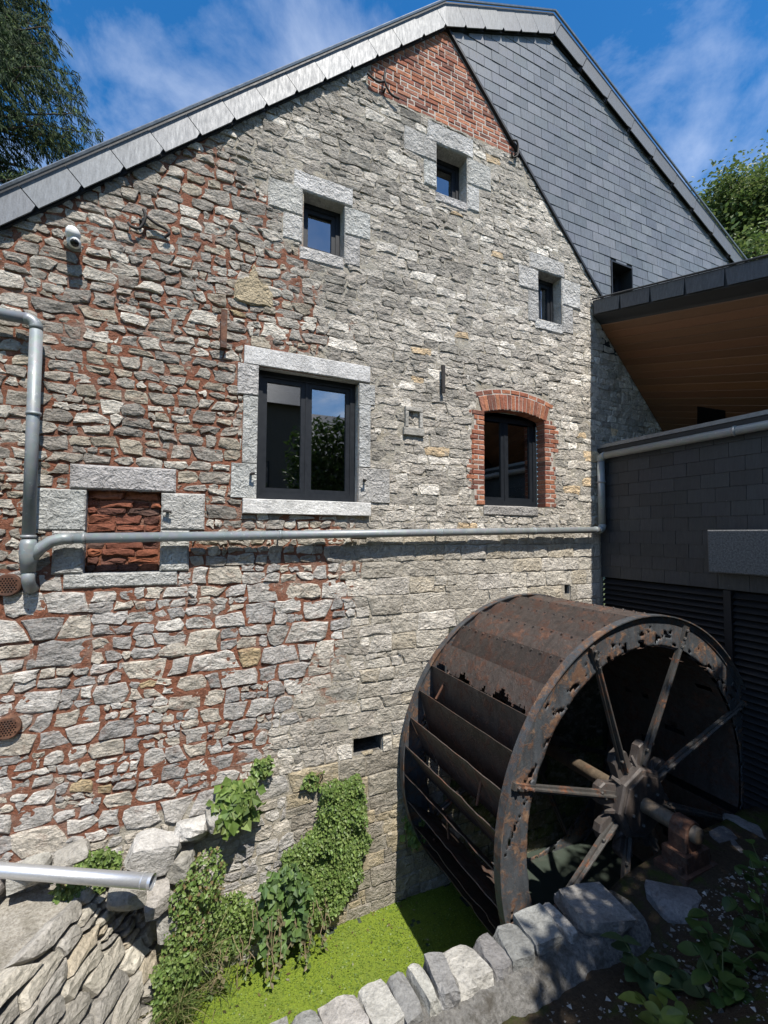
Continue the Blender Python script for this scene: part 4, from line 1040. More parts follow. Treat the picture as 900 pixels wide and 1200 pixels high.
for k in range(NP):
    ang = (143.4+k*360/NP) % 360
    if 232 < ang < 308: continue                            # rusted away where they stood in the water
    if 40 < ang < 138: nm, me_ = 'cover_sheet', (torn_cover if ang > 130 else covers[k % 3])      # closed sheets over the top
    else: nm, me_ = 'bucket_plate', buckets[{0: 0, 1: 2, 2: 1}.get(k, (k*5) % 7)]
    o = obj(nm, me_, None, wheel, HR(R_(ang))); md = o.modifiers.new('thickness', 'SOLIDIFY'); md.thickness = .008; md.offset = 0
# sole of the wheel: rusted sheets behind the buckets, missing in the lower part
for k in range(9):
    mb = MB(); na, nw = 8, 20
    for i in range(na+1):
        for q in range(nw+1):
            a = R_(-14+k*20+20*i/na); r = 1.39+.008*nz3(i*.4+k*9, q*.4, 3); mb.add([(r*math.cos(a), YBK-.012+(YF-YBK+.024)*q/nw, r*math.sin(a))], [])
    for i in range(na):
        for q in range(nw):
            if nz3((i+k*na)*.42, q*.42, 7) > (.52 if k < 7 else .12): continue
            mb.f.append((i*(nw+1)+q, i*(nw+1)+q+1, (i+1)*(nw+1)+q+1, (i+1)*(nw+1)+q))
    o = obj('sole_plate', mb, 'plate_metal', wheel, T(HX, 0, HZ), smooth=True)
# angle cleats along the back rim and short stay bolts between plates
m2 = MB(); m2.tube([(RW-.09, -.55, .0), (RW-.09, -.55, .21)], .011, 6); stay = m2.mesh('stay_bolt', 'rusty_iron')
for k in range(0, NP, 2):
    if 225 < (143.4+k*360/NP) % 360 < 310: continue
    obj('stay_bolt', stay, None, wheel, HR(R_(143.4+k*360/NP+2)) @ T(0, -.45*((k % 3)-.4), 0))
m2 = MB(); m2.box(1.42, RW-.01, -.015, .015, -.012, .0); cleat = m2.mesh('cleat', 'plate_metal')
# spokes
def spoke_mesh(s):
    mb = MB(); y = 0
    mb.add([(.25, -.016, -.036), (.25, -.016, .036), (1.64, -.016, .024), (1.64, -.016, -.024), (.25, .016, -.036), (.25, .016, .036), (1.64, .016, .024), (1.64, .016, -.024)],
           [(0, 1, 2, 3), (7, 6, 5, 4), (0, 4, 5, 1), (2, 6, 7, 3), (1, 5, 6, 2), (0, 3, 7, 4)])
    mb.add([(.3, -.045, -.006), (.3, -.045, .006), (1.5, -.03, .006), (1.5, -.03, -.006), (.3, -.016, -.012), (.3, -.016, .012), (1.5, -.016, .012), (1.5, -.016, -.012)], [(0, 1, 2, 3), (0, 4, 5, 1), (2, 6, 7, 3), (1, 5, 6, 2), (0, 3, 7, 4)])
    return mb.mesh('spoke', 'spoke_metal')
spm = spoke_mesh(1)
bolt = MB(); bolt.lathe_y([(.0004, -.022), (.012, -.022), (.016, -.014), (.016, 0), (.0004, 0)], 6, (0, 0), closed=False); boltm = bolt.mesh('bolt', 'spoke_metal')
for k in range(8):
    a = R_(25.5+45*k)
    dish = math.atan2((HUBY-.052)-(YF-.026), 1.64-.45); Sd = Matrix.Translation((1.64, YF-.026, 0)) @ Matrix.Rotation(-dish, 4, 'Z') @ Matrix.Translation((-1.64, 0, 0))
    s = obj('spoke', spm, None, wheel, HR(a) @ Sd)
    for q in ((1.60, .0), (1.52, .0), (1.44, 0.), (.44, .02), (.51, -.02)): obj('bolt', boltm, None, s, HR(a) @ Sd @ T(q[0], -.016, q[1]))
    obj('spoke', spm, None, wheel, HR(a) @ T(0, YBK+.035, 0))
# cast hub: octagonal boss with socket lugs
def hub_shape(ro, rl, n=8, w_=.36):
    P = []
    for k in range(n):
        a = 2*math.pi*k/n
        for da, r in ((-.5, ro*1.0), (-.40, ro*.98), (-.32, ro*1.12), (-.25, rl*.92), (-.15, rl), (.15, rl), (.25, rl*.92), (.32, ro*1.12), (.40, ro*.98)):
            P.append((r*math.cos(a+da*2*math.pi/n*(1 if abs(da) > .2 else .75)), r*math.sin(a+da*2*math.pi/n*(1 if abs(da) > .2 else .75))))
    return P
def hub_at(y, s):
    m2 = MB(); m2.prism(hub_shape(.33, .50), .03, -.045, .012, (1, 1, 1), .003)
    h = obj('hub', m2, 'hub_metal', wheel, HR(R_(25.5)) @ T(0, y, 0))
    def ngon(r, n=8, off=.5): return [(r*math.cos(2*math.pi*(k+off)/n), r*math.sin(2*math.pi*(k+off)/n)) for k in range(n)]
    if s:
        m2 = MB(); m2.prism(ngon(.315), -.03, -.12, .016, (1, 1, 1), .002); m2.prism(ngon(.26), -.118, -.135, .008, (.8, .75, .72), .002); obj('hub_plate', m2, 'hub_metal', h, HR(R_(25.5)) @ T(0, y, 0))
        for k in range(6):
            a = 2*math.pi*(k+.3)/6; obj('bolt', boltm, None, h, HR(0) @ T(.17*math.cos(a), y-.135, .17*math.sin(a)))
    for k in range(8):                       # curved web ribs from boss to lugs
        m2 = MB(); m2.add([(.30, -.085, -.014), (.30, -.085, .014), (.37, -.045, .010), (.37, -.045, -.010), (.30, -.03, -.018), (.30, -.03, .018), (.39, -.03, .014), (.39, -.03, -.014)], [(0, 1, 2, 3), (0, 4, 5, 1), (2, 6, 7, 3), (1, 5, 6, 2), (0, 3, 7, 4)])
        obj('rib', m2, 'hub_metal', h, HR(R_(25.5+45*k+22.5)) @ T(0, y, 0))
hub_at(HUBY, True); hub_at(YBK-.0, False)
m2 = MB(); m2.lathe_y([(.0005, -2.05), (.05, -2.05), (.066, -2.035), (.066, .03), (.0005, .03)], 24, (0, 0), closed=False); obj('axle', m2, 'axle_metal', wheel, T(HX, 0, HZ), smooth=True)
# pillow block
BO = .06
bear = thing('bearing_block', 'rusty iron bearing block under the end of the wheel axle', 'bearing', (HX, -2.0, -2.78))
m2 = MB(); m2.box(HX-.21, HX+.21, -2.12+BO, -1.86+BO, -2.80, -2.66); obj('base_plate', m2, 'rusty_iron', bear)
m2 = MB(); m2.box(HX-.15, HX+.15, -2.09+BO, -1.89+BO, -2.66, -2.54); obj('foot', m2, 'rusty_iron', bear)
m2 = MB(); P = [(-.11, -.14), (.11, -.14), (.105, -.02), (.085, .045), (.045, .08), (0, .09), (-.045, .08), (-.085, .045), (-.105, -.02)]
m2.prism(P, -1.92+BO, -2.06+BO, .01, (1, 1, 1), .002); obj('housing', m2, 'rusty_iron', bear, T(HX, 0, HZ))
for sx in (-.18, .18):
    m2 = MB(); m2.tube([(HX+sx, -2.0, -2.67), (HX+sx, -2.0, -2.61)], .016, 6); obj('anchor_bolt', m2, 'rusty_iron', bear)

# ------------------------------------------------------------------ low wall of the bank, boulders
def boulder(name, parent, c, s, seed, mat, col, rotz=0, boxy=.86):
    import bmesh
    bm = bmesh.new(); bmesh.ops.create_cube(bm, size=2); bmesh.ops.subdivide_edges(bm, edges=bm.edges[:], cuts=3, use_grid_fill=True)
    rr = random.Random(seed); me = bpy.data.meshes.new(name); k = rr.uniform(0, 50)
    planes = [(Vector((rr.gauss(0, 1), rr.gauss(0, 1), rr.gauss(0, 1))).normalized(), rr.uniform(.80, 1.15)+(.28 if boxy > .9 else 0)) for _ in range(9)]
    for v in bm.verts:
        p = v.co.copy(); q = p.normalized()*1.25; p = p*boxy+q*(1-boxy)
        for nrm, d in planes:
            e = p.dot(nrm)-d
            if e > 0: p -= nrm*e*.9
        p += Vector((nz3(p.x*2+k, p.y*2, p.z*2), nz3(p.x*2, p.y*2+k, p.z*2), nz3(p.x*2, p.y*2, p.z*2+k)))*.10+Vector((nz3(p.x*6+k, p.y*6, p.z*6), nz3(p.x*6, p.y*6+k, p.z*6), nz3(p.x*6, p.y*6, p.z*6+k)))*.035
        v.co = Vector((p.x*s[0], p.y*s[1], p.z*s[2]))
    bm.to_mesh(me); bm.free(); me.materials.append(M[mat])
    a = me.color_attributes.new('tint', 'FLOAT_COLOR', 'POINT'); a.data.foreach_set('color', [*col, 1.]*len(me.vertices))
    return obj(name, me, None, parent, T(*c) @ Matrix.Rotation(rotz, 4, 'Z') @ Matrix.Rotation(rr.uniform(-.12, .12), 4, 'X') @ Matrix.Rotation(rr.uniform(-.12, .12), 4, 'Y'))
mb = MB(); nx = 120
prof = [(-1.78, -4.3), (-1.78, -2.79), (-1.84, -2.735), (-1.98, -2.725), (-2.08, -2.76), (-2.17, -2.88), (-2.24, -3.4)]
for i in range(nx+1):
    x = -3.2+(3.1+3.2)*i/nx
    for q, (y, z) in enumerate(prof):
        mb.add([(x, y+.03*nz3(x*4, q*.7, 2)+.022*nz3(x*14, q, 4), z+(.035*nz3(x*4.5, q*.6, 6)+.028*nz3(x*15, q, 8) if q > 0 else 0))], [])
n = len(prof); mb.f = [(i*n+q, (i+1)*n+q, (i+1)*n+q+1, i*n+q+1) for i in range(nx) for q in range(n-1)]
low = thing('low_wall', 'low rubble wall edging the bank along the channel with rough coping stones', 'wall', (1.2, -1.95, -3.0))
obj('core', mb, 'core_mortar', low, smooth=True)
cx_ = -1.3; i = 0; rc = random.Random(12)
while cx_ < 2.5:
    hw = rc.choice((.045, .06, .075, .085, .10, .115)); col = rc.choice(((.24, .24, .235), (.28, .275, .265), (.38, .37, .35), (.21, .21, .205)))
    if cx_+hw*2 > 2.56: hw = (2.56-cx_)/2
    boulder('coping_stone', low, (cx_+hw, -1.875-.02*rc.random()-.02*abs(cx_-1.2)*.0, -2.752+rc.uniform(-.012, .022)), (hw*1.03, .12+.02*rc.random(), .078), 40+i, 'bank_stone', jit(col, .1), rc.uniform(-.16, .16), boxy=.94)
    cx_ += hw*2+rc.uniform(.004, .02); i += 1
boulder('coping_stone', low, (2.78, -1.9, -2.725), (.195, .20, .06), 77, 'bank_stone', (.28, .27, .26), -.25, boxy=.96)
ROCKL = ('flat rock on the soil just behind the bearing bank edge', 'large rock beside the bearing block towards the annex', 'rock against the louvres on the wheel side', 'rock tucked into the foot of the louvred annex', 'small dark rock half buried among the weeds near the bearing')
for i, (x, y, s, zz) in enumerate(((3.42, -2.1, .15, -2.84), (4.4, -1.92, .17, -2.85), (4.85, -1.86, .15, -2.82), (5.02, -2.1, .14, -2.76), (3.9, -2.45, .12, -2.84))):
    tag(boulder('rock', None, (x, y, zz+.075), (s*1.3, s*1.05, s*.55), 200+i, 'bank_stone', jit((.20, .195, .185), .25), RND.uniform(0, 3)), ROCKL[i], 'rock', 'rocks in the bank by the bearing')
# loose chips and pebbles
mb = MB(); rr = random.Random(5)
for i in range(2800):
    x = rr.uniform(.6, 5.2) if rr.random() < .5 else rr.uniform(2.9, 5.2); y = rr.uniform(-3.3, -2.15); s = rr.choice((.006, .008, .011, .018))*rr.uniform(.7, 1.4); z = ground_h(x, y)
    if x < 3 and y > -2.2: continue
    a = rr.uniform(0, 6.28); V = [Vector((math.cos(a+k*2.09)*s*rr.uniform(.7, 1.3), math.sin(a+k*2.09)*s*rr.uniform(.7, 1.3), rr.uniform(-.2, .3)*s)) for k in range(3)]
    c = Vector((x, y, z)); top = Vector((rr.uniform(-.3, .3)*s, rr.uniform(-.3, .3)*s, s*rr.uniform(.5, 1)))
    g_ = rr.choice((.12, .2, .28, .45)); mb.add([tuple(c+v) for v in V]+[tuple(c+top)], [(0, 1, 3), (1, 2, 3), (2, 0, 3)], (g_, g_*.96, g_*.9))
o = obj('pebbles', mb, 'bank_stone', kind='stuff'); o['label'] = 'pale stone chips scattered over the dark soil of the bank'

# ------------------------------------------------------------------ battered retaining wall on the left, its top, the outlet pipe
ret = thing('retaining_wall', 'battered dry stone retaining wall of slanting slabs beside the duckweed channel', 'wall', (-.4, -.5, -4.1))
e0, e1 = Vector((-.36, .22, -2.74)), Vector((-1.62, -2.15, -2.74))          # top edge from the mill wall outwards
du = (e0-e1).normalized(); L = (e0-e1).length; nh = Vector((-du.y, du.x, 0)); nh = nh if nh.x > 0 else -nh
dv = (Vector((0, 0, 1))*1.2-nh*.56).normalized()                          # up the face
nrm = du.cross(dv).normalized()
if nrm.x < 0: nrm = -nrm
org = e1-dv*1.38
RMx = Matrix(((du.x, -nrm.x, dv.x, org.x), (du.y, -nrm.y, dv.y, org.y), (du.z, -nrm.z, dv.z, org.z), (0, 0, 0, 1)))
def tint_R(rr, x, z):
    c = rr.choice(((.40, .375, .33), (.34, .32, .285), (.46, .43, .37), (.30, .285, .26), (.42, .37, .29))); k = rr.uniform(.85, 1.15); return tuple(q*k for q in c)
ST_R = dict(h=(.10, .165), w=(1.5, 3.0), wave=.045, split=.12, joint=(.012, .03), skew=.7, round=.2, rag=.010, proud=(.03, .06), tilt=.09, relief=.012, tint=tint_R)
face = MB(); nx, nz_ = 70, 36
for j in range(nz_+1):
    for i in range(nx+1):
        u, v = L*i/nx, 1.38*j/nz_; face.add([(u, .03+.02*nz3(u*6, v*6, 2), v)], [])
face.f = [(j*(nx+1)+i, j*(nx+1)+i+1, (j+1)*(nx+1)+i+1, (j+1)*(nx+1)+i) for j in range(nz_) for i in range(nx)]
fo = obj('wall_bed', face, 'core_mortar', ret, RMx)
sr = [(p, s) for p, s in rubble(0, L, 0, 1.36, lambda x, z: ST_R, 31) if area(p) > .002]
lay_stones(fo, sr, 'bank_stone', RMx, 8, 300)
mb = MB(); nx, ny = 60, 40                                 # sandy top
for j in range(ny+1):
    for i in range(nx+1):
        a = e1.lerp(e0, i/nx); b = Vector((-3.2, a.y, -2.66)); b.y = a.y*.9+.12
        p = a.lerp(b, j/ny) if j else a+nh*.0; 
        z = p.z+.03*nz3(p.x*4, p.y*4, 3)+.022*nz3(p.x*11, p.y*11, 5)+.012*nz3(p.x*25, p.y*25, 6)+(-.03 if j == 0 else 0.)
        mb.add([(p.x, p.y, z)], [])
mb.f = [(j*(nx+1)+i, (j+1)*(nx+1)+i, (j+1)*(nx+1)+i+1, j*(nx+1)+i+1) for j in range(ny) for i in range(nx)]
obj('wall_top', mb, 'sandy_top', ret, smooth=True)
# boulders of the footing where the mill wall steps out
foot = [(-1.25, -.10, -2.56, .15, .10), (-.98, -.11, -2.53, .12, .09), (-.72, -.11, -2.50, .12, .09), (-.16, -.17, -2.60, .22, .15), (.13, -.12, -2.52, .14, .10), (.33, -.10, -2.47, .10, .09), (-.32, -.3, -2.78, .14, .1), (-.12, -.26, -2.88, .10, .10), (.05, -.16, -2.76, .12, .10), (.0, -.1, -3.0, .13, .12), (-.02, -.2, -3.15, .1, .1)]
for i, (x, y, z, a, b) in enumerate(foot):
    boulder('footing_stone', ret, (x, y+.02, z), (a*.92, .11, b*.9), 300+i, 'bank_stone', jit((.47, .46, .435) if i in (3, 4) else (.36, .345, .315), .12), RND.uniform(-.2, .2), boxy=.80)
pp = thing('outlet_pipe', 'shiny new galvanised pipe laid across the top of the retaining wall', 'pipe', (-.6, -.4, -2.7))
P0, P1 = Vector((-1.62, .14, -2.45)), Vector((-.14, -.63, -2.495)); dr = (P1-P0).normalized()
mb = MB(); n = 18; a = dr.orthogonal().normalized(); b = dr.cross(a)
ringv = lambda p, r: [tuple(p+(a*math.cos(2*math.pi*k/n)+b*math.sin(2*math.pi*k/n))*r) for k in range(n)]
mb.add(ringv(P0, .048)+ringv(P1, .048)+ringv(P1, .045)+ringv(P0, .045), [(r*n+k, r*n+(k+1) % n, (r+1)*n+(k+1) % n, (r+1)*n+k) for r in range(3) for k in range(n)])
obj('pipe_wall', mb, 'new_galvanised', pp, smooth=True)
mb = MB(); mb.tube([P1-dr*.07, P1-dr*.062], .0505, 18, cap=False); mb.tube([P1-dr*.02, P1+dr*.003], .050, 18, cap=False); obj('socket_ring', mb, 'new_galvanised', pp, smooth=True)

# ------------------------------------------------------------------ foliage
def leaf_quad(mb, c, d, nrm, l, w_, col, fold=.18):
    """one pointed leaf of four triangles-ish: base c, along d, face normal nrm"""
    d = d.normalized(); s = d.cross(nrm); s = s.normalized() if s.length > 1e-5 else d.orthogonal().normalized(); u = s.cross(d)
    p0, p1, p2, p3, m = c, c+d*l*.45+s*w_*.5+u*w_*fold, c+d*l, c+d*l*.45-s*w_*.5+u*w_*fold, c+d*l*.5
    mb.add([tuple(p0), tuple(p1), tuple(p2), tuple(p3)], [(0, 1, 2), (0, 2, 3)], col)
GREENS = ((.14, .215, .05), (.115, .18, .04), (.175, .25, .065), (.09, .145, .035), (.20, .265, .08))
def creeper(label, outline, n, size, seed, thick=.07, y0=-.035, greens=GREENS, dry=0.):
    """creeper on the wall: leaves over a polygon in wall coordinates"""
    rr = random.Random(seed); xs = [p[0] for p in outline]; zs = [p[1] for p in outline]
    def inside(x, z):
        c = False
        for i in range(len(outline)):
            (x1, z1), (x2, z2) = outline[i], outline[i-1]
            if (z1 > z) != (z2 > z) and x < (x2-x1)*(z-z1)/(z2-z1)+x1: c = not c
        return c
    t_ = thing('creeper', label, 'plant', ((min(xs)+max(xs))/2, -.06, min(zs)))
    mb = MB(); k = 0; tries = 0
    while k < n and tries < n*12:
        tries += 1
        x = rr.uniform(min(xs)-.05, max(xs)+.05); z = rr.uniform(min(zs)-.05, max(zs)+.05)
        jx, jz = x+.07*nz3(x*7, z*7, seed), z+.07*nz3(x*7, z*7, seed+9)
        if not inside(jx, jz): continue
        th = thick*(.55+.9*(nz3(x*4, z*4, seed+3)+.5)); y = y0-rr.random()**.6*max(.02, th)
        d = Vector((rr.gauss(0, .7), rr.gauss(-.25, .35), rr.gauss(-.75, .5))); nm = Vector((rr.gauss(0, .45), -1, rr.gauss(.55, .4)))
        s = size*rr.choice((.55, .8, 1., 1.2, 1.5))*rr.uniform(.85, 1.15); c = jit(rr.choice(greens), .25)
        if rr.random() < dry: c = jit((.20, .15, .07), .3)
        leaf_quad(mb, Vector((x, y, z)), d, nm, s, s*.85, c); k += 1
    obj('foliage', mb, 'leaf', t_, kind='stuff')
    m2 = MB()
    for q in range(9):
        x = rr.uniform(min(xs), max(xs)); z = min(zs)+.05; pts = []
        for i in range(9): pts.append((x, y0-.015, z)); x += rr.gauss(0, .04); z += (max(zs)-min(zs))*.09; x = max(min(xs), min(max(xs), x))
        pts = [p for p in pts if inside(p[0], p[2])]
        if len(pts) > 1: m2.tube(pts, .006, 5)
    if m2.v: obj('vines', m2, 'dry_stem', t_)
creeper('dense small leaved ivy cushion climbing the mill wall beside the slot', [(1.28, -2.42), (1.62, -2.40), (1.72, -2.62), (1.73, -3.1), (1.62, -3.45), (1.42, -3.62), (1.15, -3.7), (.86, -3.45), (.80, -3.2), (.98, -2.95), (1.2, -2.78)], 17000, .0225, 1, .12)
creeper('broad leaved bramble in front of the ivy cushion above the duckweed', [(.72, -3.0), (1.0, -2.98), (1.12, -3.2), (1.06, -3.5), (.86, -3.66), (.68, -3.45)], 520, .062, 2, .16, -.12, ((.10, .17, .05), (.13, .21, .06), (.08, .135, .05)))
creeper('light green creeper low on the wall between bramble and retaining wall', [(.2, -3.2), (.5, -3.15), (.72, -3.3), (.7, -3.62), (.45, -3.72), (.3, -3.6)], 1700, .024, 3, .07, -.04)
creeper('tangled creeper hanging over the end of the retaining wall', [(-.02, -2.86), (.18, -2.66), (.34, -2.62), (.4, -2.9), (.3, -3.3), (.1, -3.5), (-.05, -3.35)], 2300, .024, 4, .16, -.18, dry=.15)
creeper('leafy plant rooted in a joint above the pale footing stones', [(.3, -2.2), (.45, -2.16), (.6, -2.2), (.66, -2.42), (.5, -2.6), (.34, -2.5)], 260, .075, 5, .16, -.04)
creeper('small tuft of creeper growing high in the wall joint', [(.6, -2.08), (.74, -2.06), (.78, -2.24), (.66, -2.26)], 160, .035, 6, .05)
creeper('small hanging tuft of creeper next to the ivy cushion', [(1.12, -2.28), (1.3, -2.3), (1.28, -2.5), (1.14, -2.48)], 150, .035, 7, .04)
creeper('low green weeds behind the galvanised outlet pipe', [(-.80, -2.66), (-.66, -2.5), (-.44, -2.47), (-.36, -2.58), (-.42, -2.70), (-.7, -2.74)], 1100, .03, 8, .10, -.12)
creeper('weeds growing on the lower face of the retaining wall end', [(-.12, -3.3), (.12, -3.25), (.22, -3.5), (.16, -3.75), (-.1, -3.7)], 900, .028, 9, .12, -.28)
creeper('small fern patch in the shaded wall behind the wheel', [(2.16, -2.95), (2.36, -2.9), (2.42, -3.2), (2.25, -3.35)], 110, .055, 10, .06)
def hanging(label, x, y, z, n, l, seed):
    rr = random.Random(seed); t_ = thing('dry_vine', label, 'plant', (x, y, z-l))
    st_, lf = MB(), MB()
    for k in range(n):
        p = Vector((x+rr.uniform(-.16, .16), y+rr.uniform(-.06, .03), z+rr.uniform(-.05, .1))); pts = [p.copy()]
        for i in range(7):
            p = p+Vector((rr.gauss(0, .018), rr.gauss(-.012, .012), -l/7*rr.uniform(.6, 1.1))); pts.append(p.copy())
            for q in range(2):
                if rr.random() < .6: leaf_quad(lf, p, Vector((rr.gauss(0, 1), rr.gauss(-.3, .5), -.8)), Vector((rr.gauss(0, .5), -1, .3)), rr.uniform(.03, .06), rr.uniform(.025, .045), jit(rr.choice(((.15, .125, .07), (.10, .15, .04), (.19, .165, .10), (.09, .13, .035), (.12, .17, .05))), .25))
        st_.tube(pts, .0035, 4)
    obj('vines', st_, 'dry_stem', t_); obj('foliage', lf, 'leaf', t_, kind='stuff')
hanging('dry trailing vine dipping into the duckweed below the bramble', .78, -.24, -3.3, 9, .5, 1)
hanging('withered vines hanging off the foot of the ivy cushion', 1.15, -.2, -3.42, 10, .34, 2)
hanging('withered vines hanging from the foot of the light creeper', .48, -.12, -3.5, 8, .32, 3)
def grass_tuft(label, x, y, z, n, l, seed, lean=(0, 0)):
    rr = random.Random(seed); mb = MB()
    for k in range(n):
        p = Vector((x+rr.gauss(0, .07), y+rr.gauss(0, .05), z)); d = Vector((rr.gauss(lean[0], .45), rr.gauss(lean[1], .45), rr.uniform(.7, 1.2))).normalized(); w_ = rr.uniform(.003, .007); ll = l*rr.uniform(.5, 1.1)
        s = d.cross(Vector((0, 0, 1))).normalized() if abs(d.z) < .99 else Vector((1, 0, 0)); vs_ = []; q = p.copy(); dd_ = d.copy()
        for i in range(5):
            ww = w_*(1-i/4.2); vs_ += [tuple(q-s*ww), tuple(q+s*ww)]; q = q+dd_*ll/4; dd_ = (dd_+Vector((0, 0, -.32))).normalized()
        mb.add(vs_, [(2*i, 2*i+1, 2*i+3, 2*i+2) for i in range(4)], jit(rr.choice(((.10, .15, .04), (.16, .19, .06), (.24, .21, .11), (.08, .12, .03))), .2))
    t_ = thing('grass_tuft', label, 'grass', (x, y, z)); obj('blades', mb, 'leaf', t_, kind='stuff')
grass_tuft('long grass tuft drooping to the water at the retaining wall foot', .03, -.35, -3.72, 170, .42, 1, (.15, -.2))
grass_tuft('thin straw coloured grass clump between creeper and retaining wall', .18, -.28, -3.45, 120, .36, 2, (.1, -.3))
grass_tuft('sparse grass tuft standing at the water edge under the light creeper', .33, -.2, -3.85, 70, .34, 3, (.1, -.2))
# broad leaved weeds on the bank
lfm = {}
def weed(label, x, y, h, n, leaf, seed, greens, spread=.5, group=None):
    rr = random.Random(seed); z = ground_h(x, y)-.01; t_ = thing('weed', label, 'plant', (x, y, z), group); st_ = MB()
    stems = max(2, n//7); k = 0
    for s_ in range(stems):
        d = Vector((rr.gauss(0, spread), rr.gauss(0, spread), 1)).normalized(); hh = h*rr.uniform(.6, 1.1); pts = [Vector((x, y, z))]
        for i in range(5): pts.append(pts[-1]+d*hh/5); d = (d+Vector((rr.gauss(0, .1), rr.gauss(0, .1), -.06))).normalized()
        st_.tube(pts, [.006, .005, .005, .004, .003, .002], 5)
        for q in range(n//stems):
            i = rr.randint(1, 5); a = rr.uniform(0, 6.28); c = pts[i]; l = leaf*rr.uniform(.6, 1.25)
            dd_ = Vector((math.cos(a), math.sin(a), rr.uniform(-.25, .35))); nm = Vector((0, 0, 1))+Vector((rr.gauss(0, .25), rr.gauss(0, .25), 0))
            m2 = MB(); dn = dd_.normalized(); sd_ = dn.cross(nm).normalized(); un = sd_.cross(dn); col = jit(rr.choice(greens), .2); B = []
            for j in range(6):
                tt = j/5; wv = l*.36*math.sin(math.pi*min(1, tt*.93+.05))**.7; droop = -.22*l*tt*tt
                B += [(dn*l*tt-sd_*wv+un*(wv*.22+droop)), (dn*l*tt+un*droop), (dn*l*tt+sd_*wv+un*(wv*.22+droop))]
            m2.add([tuple(b) for b in B], [f for j in range(5) for f in ((3*j, 3*j+1, 3*j+4, 3*j+3), (3*j+1, 3*j+2, 3*j+5, 3*j+4))], col)
            obj('leaf', m2, 'leaf', t_, T(*c), smooth=True)
    obj('stems', st_, 'stem', t_)
DG = ((.055, .10, .02), (.04, .08, .02), (.07, .12, .025)); YG = ((.12, .17, .03), (.09, .14, .025), (.15, .19, .04))
weed('broad leaved yellow green weed growing from the dark soil of the bank', 2.36, -2.72, .20, 26, .105, 1, YG, .6)
weed('tall dark leaved weed bending over the square coping slab', 2.66, -2.42, .34, 30, .12, 2, ((.05, .085, .035), (.06, .10, .04)), .5)
weed('low clump of fresh green leaves on the soil behind the low wall', 1.66, -2.42, .08, 14, .06, 3, YG, .8)
weed('bushy dark green weed near the rocks of the bank', 3.0, -2.62, .34, 44, .10, 4, DG, .6)
weed('bushy nettle like weed at the right end of the bank', 3.35, -2.72, .46, 54, .09, 5, DG, .6)
weed('dense leafy weed beside the nettle like one', 3.62, -2.62, .5, 60, .085, 6, DG, .5)
weed('small weed sprouting between bank and rocks', 2.72, -2.78, .24, 30, .10, 7, DG, .7)

# trees: tapered trunk, limbs, crown of leaf sized faces ------------------------------------------------
def limb(mb, p, d, l, r, rr, depth, tips, droop=0.):
    pts = [p.copy()]; n = 5
    for i in range(n):
        d = (d+Vector((rr.gauss(0, .12), rr.gauss(0, .12), rr.gauss(0, .08)-droop))).normalized(); p = p+d*l/n; pts.append(p.copy())
        if depth > 0 and i >= 1:
            for q in range(2):
                s = Vector((rr.gauss(0, 1), rr.gauss(0, 1), rr.gauss(.2, .6))).normalized(); limb(mb, p, (d*.55+s*.8).normalized(), l*rr.uniform(.42, .62), r*.5, rr, depth-1, tips, droop)
        if depth == 0: tips.append(p.copy())
    mb.tube(pts, [r*(1-.13*i) for i in range(n+1)], 6 if depth else 4)
def broadleaf(label, x, y, z, h, spread, leaf, per, seed, greens, levels=2, trunk_h=.35, keep=None, clus=.4):
    rr = random.Random(seed); t_ = thing('broadleaf_tree', label, 'tree', (x, y, z)); mb = MB(); tips = []
    p = Vector((x, y, z)); r0 = h*.028
    top = p+Vector((0, 0, h*trunk_h)); mb.tube([p, p.lerp(top, .5)+Vector((.05, .03, 0)), top], [r0*1.3, r0, r0*.85], 10)
    for k in range(9):
        a = k*2.4; e = .25+.11*k; d = Vector((math.cos(a)*spread*(1-.06*k), math.sin(a)*spread*(1-.06*k), e*h*.16)).normalized()
        limb(mb, top+Vector((0, 0, h*.015*k)), d, h*rr.uniform(.30, .42), r0*.5, rr, levels, tips)
    obj('trunk', mb, 'bark', t_, smooth=True)
    lf = MB()
    for q in tips:
        if keep and not keep(q): continue
        for k in range(per):
            c = q+Vector((rr.gauss(0, 1), rr.gauss(0, 1), rr.gauss(0, .8)))*clus; s = leaf*rr.uniform(.6, 1.3)
            leaf_quad(lf, c, Vector((rr.gauss(0, 1), rr.gauss(0, 1), rr.gauss(-.4, .5))), Vector((rr.gauss(0, .6), rr.gauss(-.2, .6), 1)), s, s*.6, jit(rr.choice(greens), .2))
    obj('crown', lf, 'leaf', t_, kind='stuff'); return t_
broadleaf('broadleaf tree with dense sunlit crown rising behind the annex canopy', 21.5, 5.5, -1.8, 15.5, .75, .17, 26, 3, ((.10, .15, .035), (.075, .12, .03), (.13, .18, .05), (.16, .19, .07)), 3, .34, lambda q: q.x < 22.5 and q.z > 5., .42)
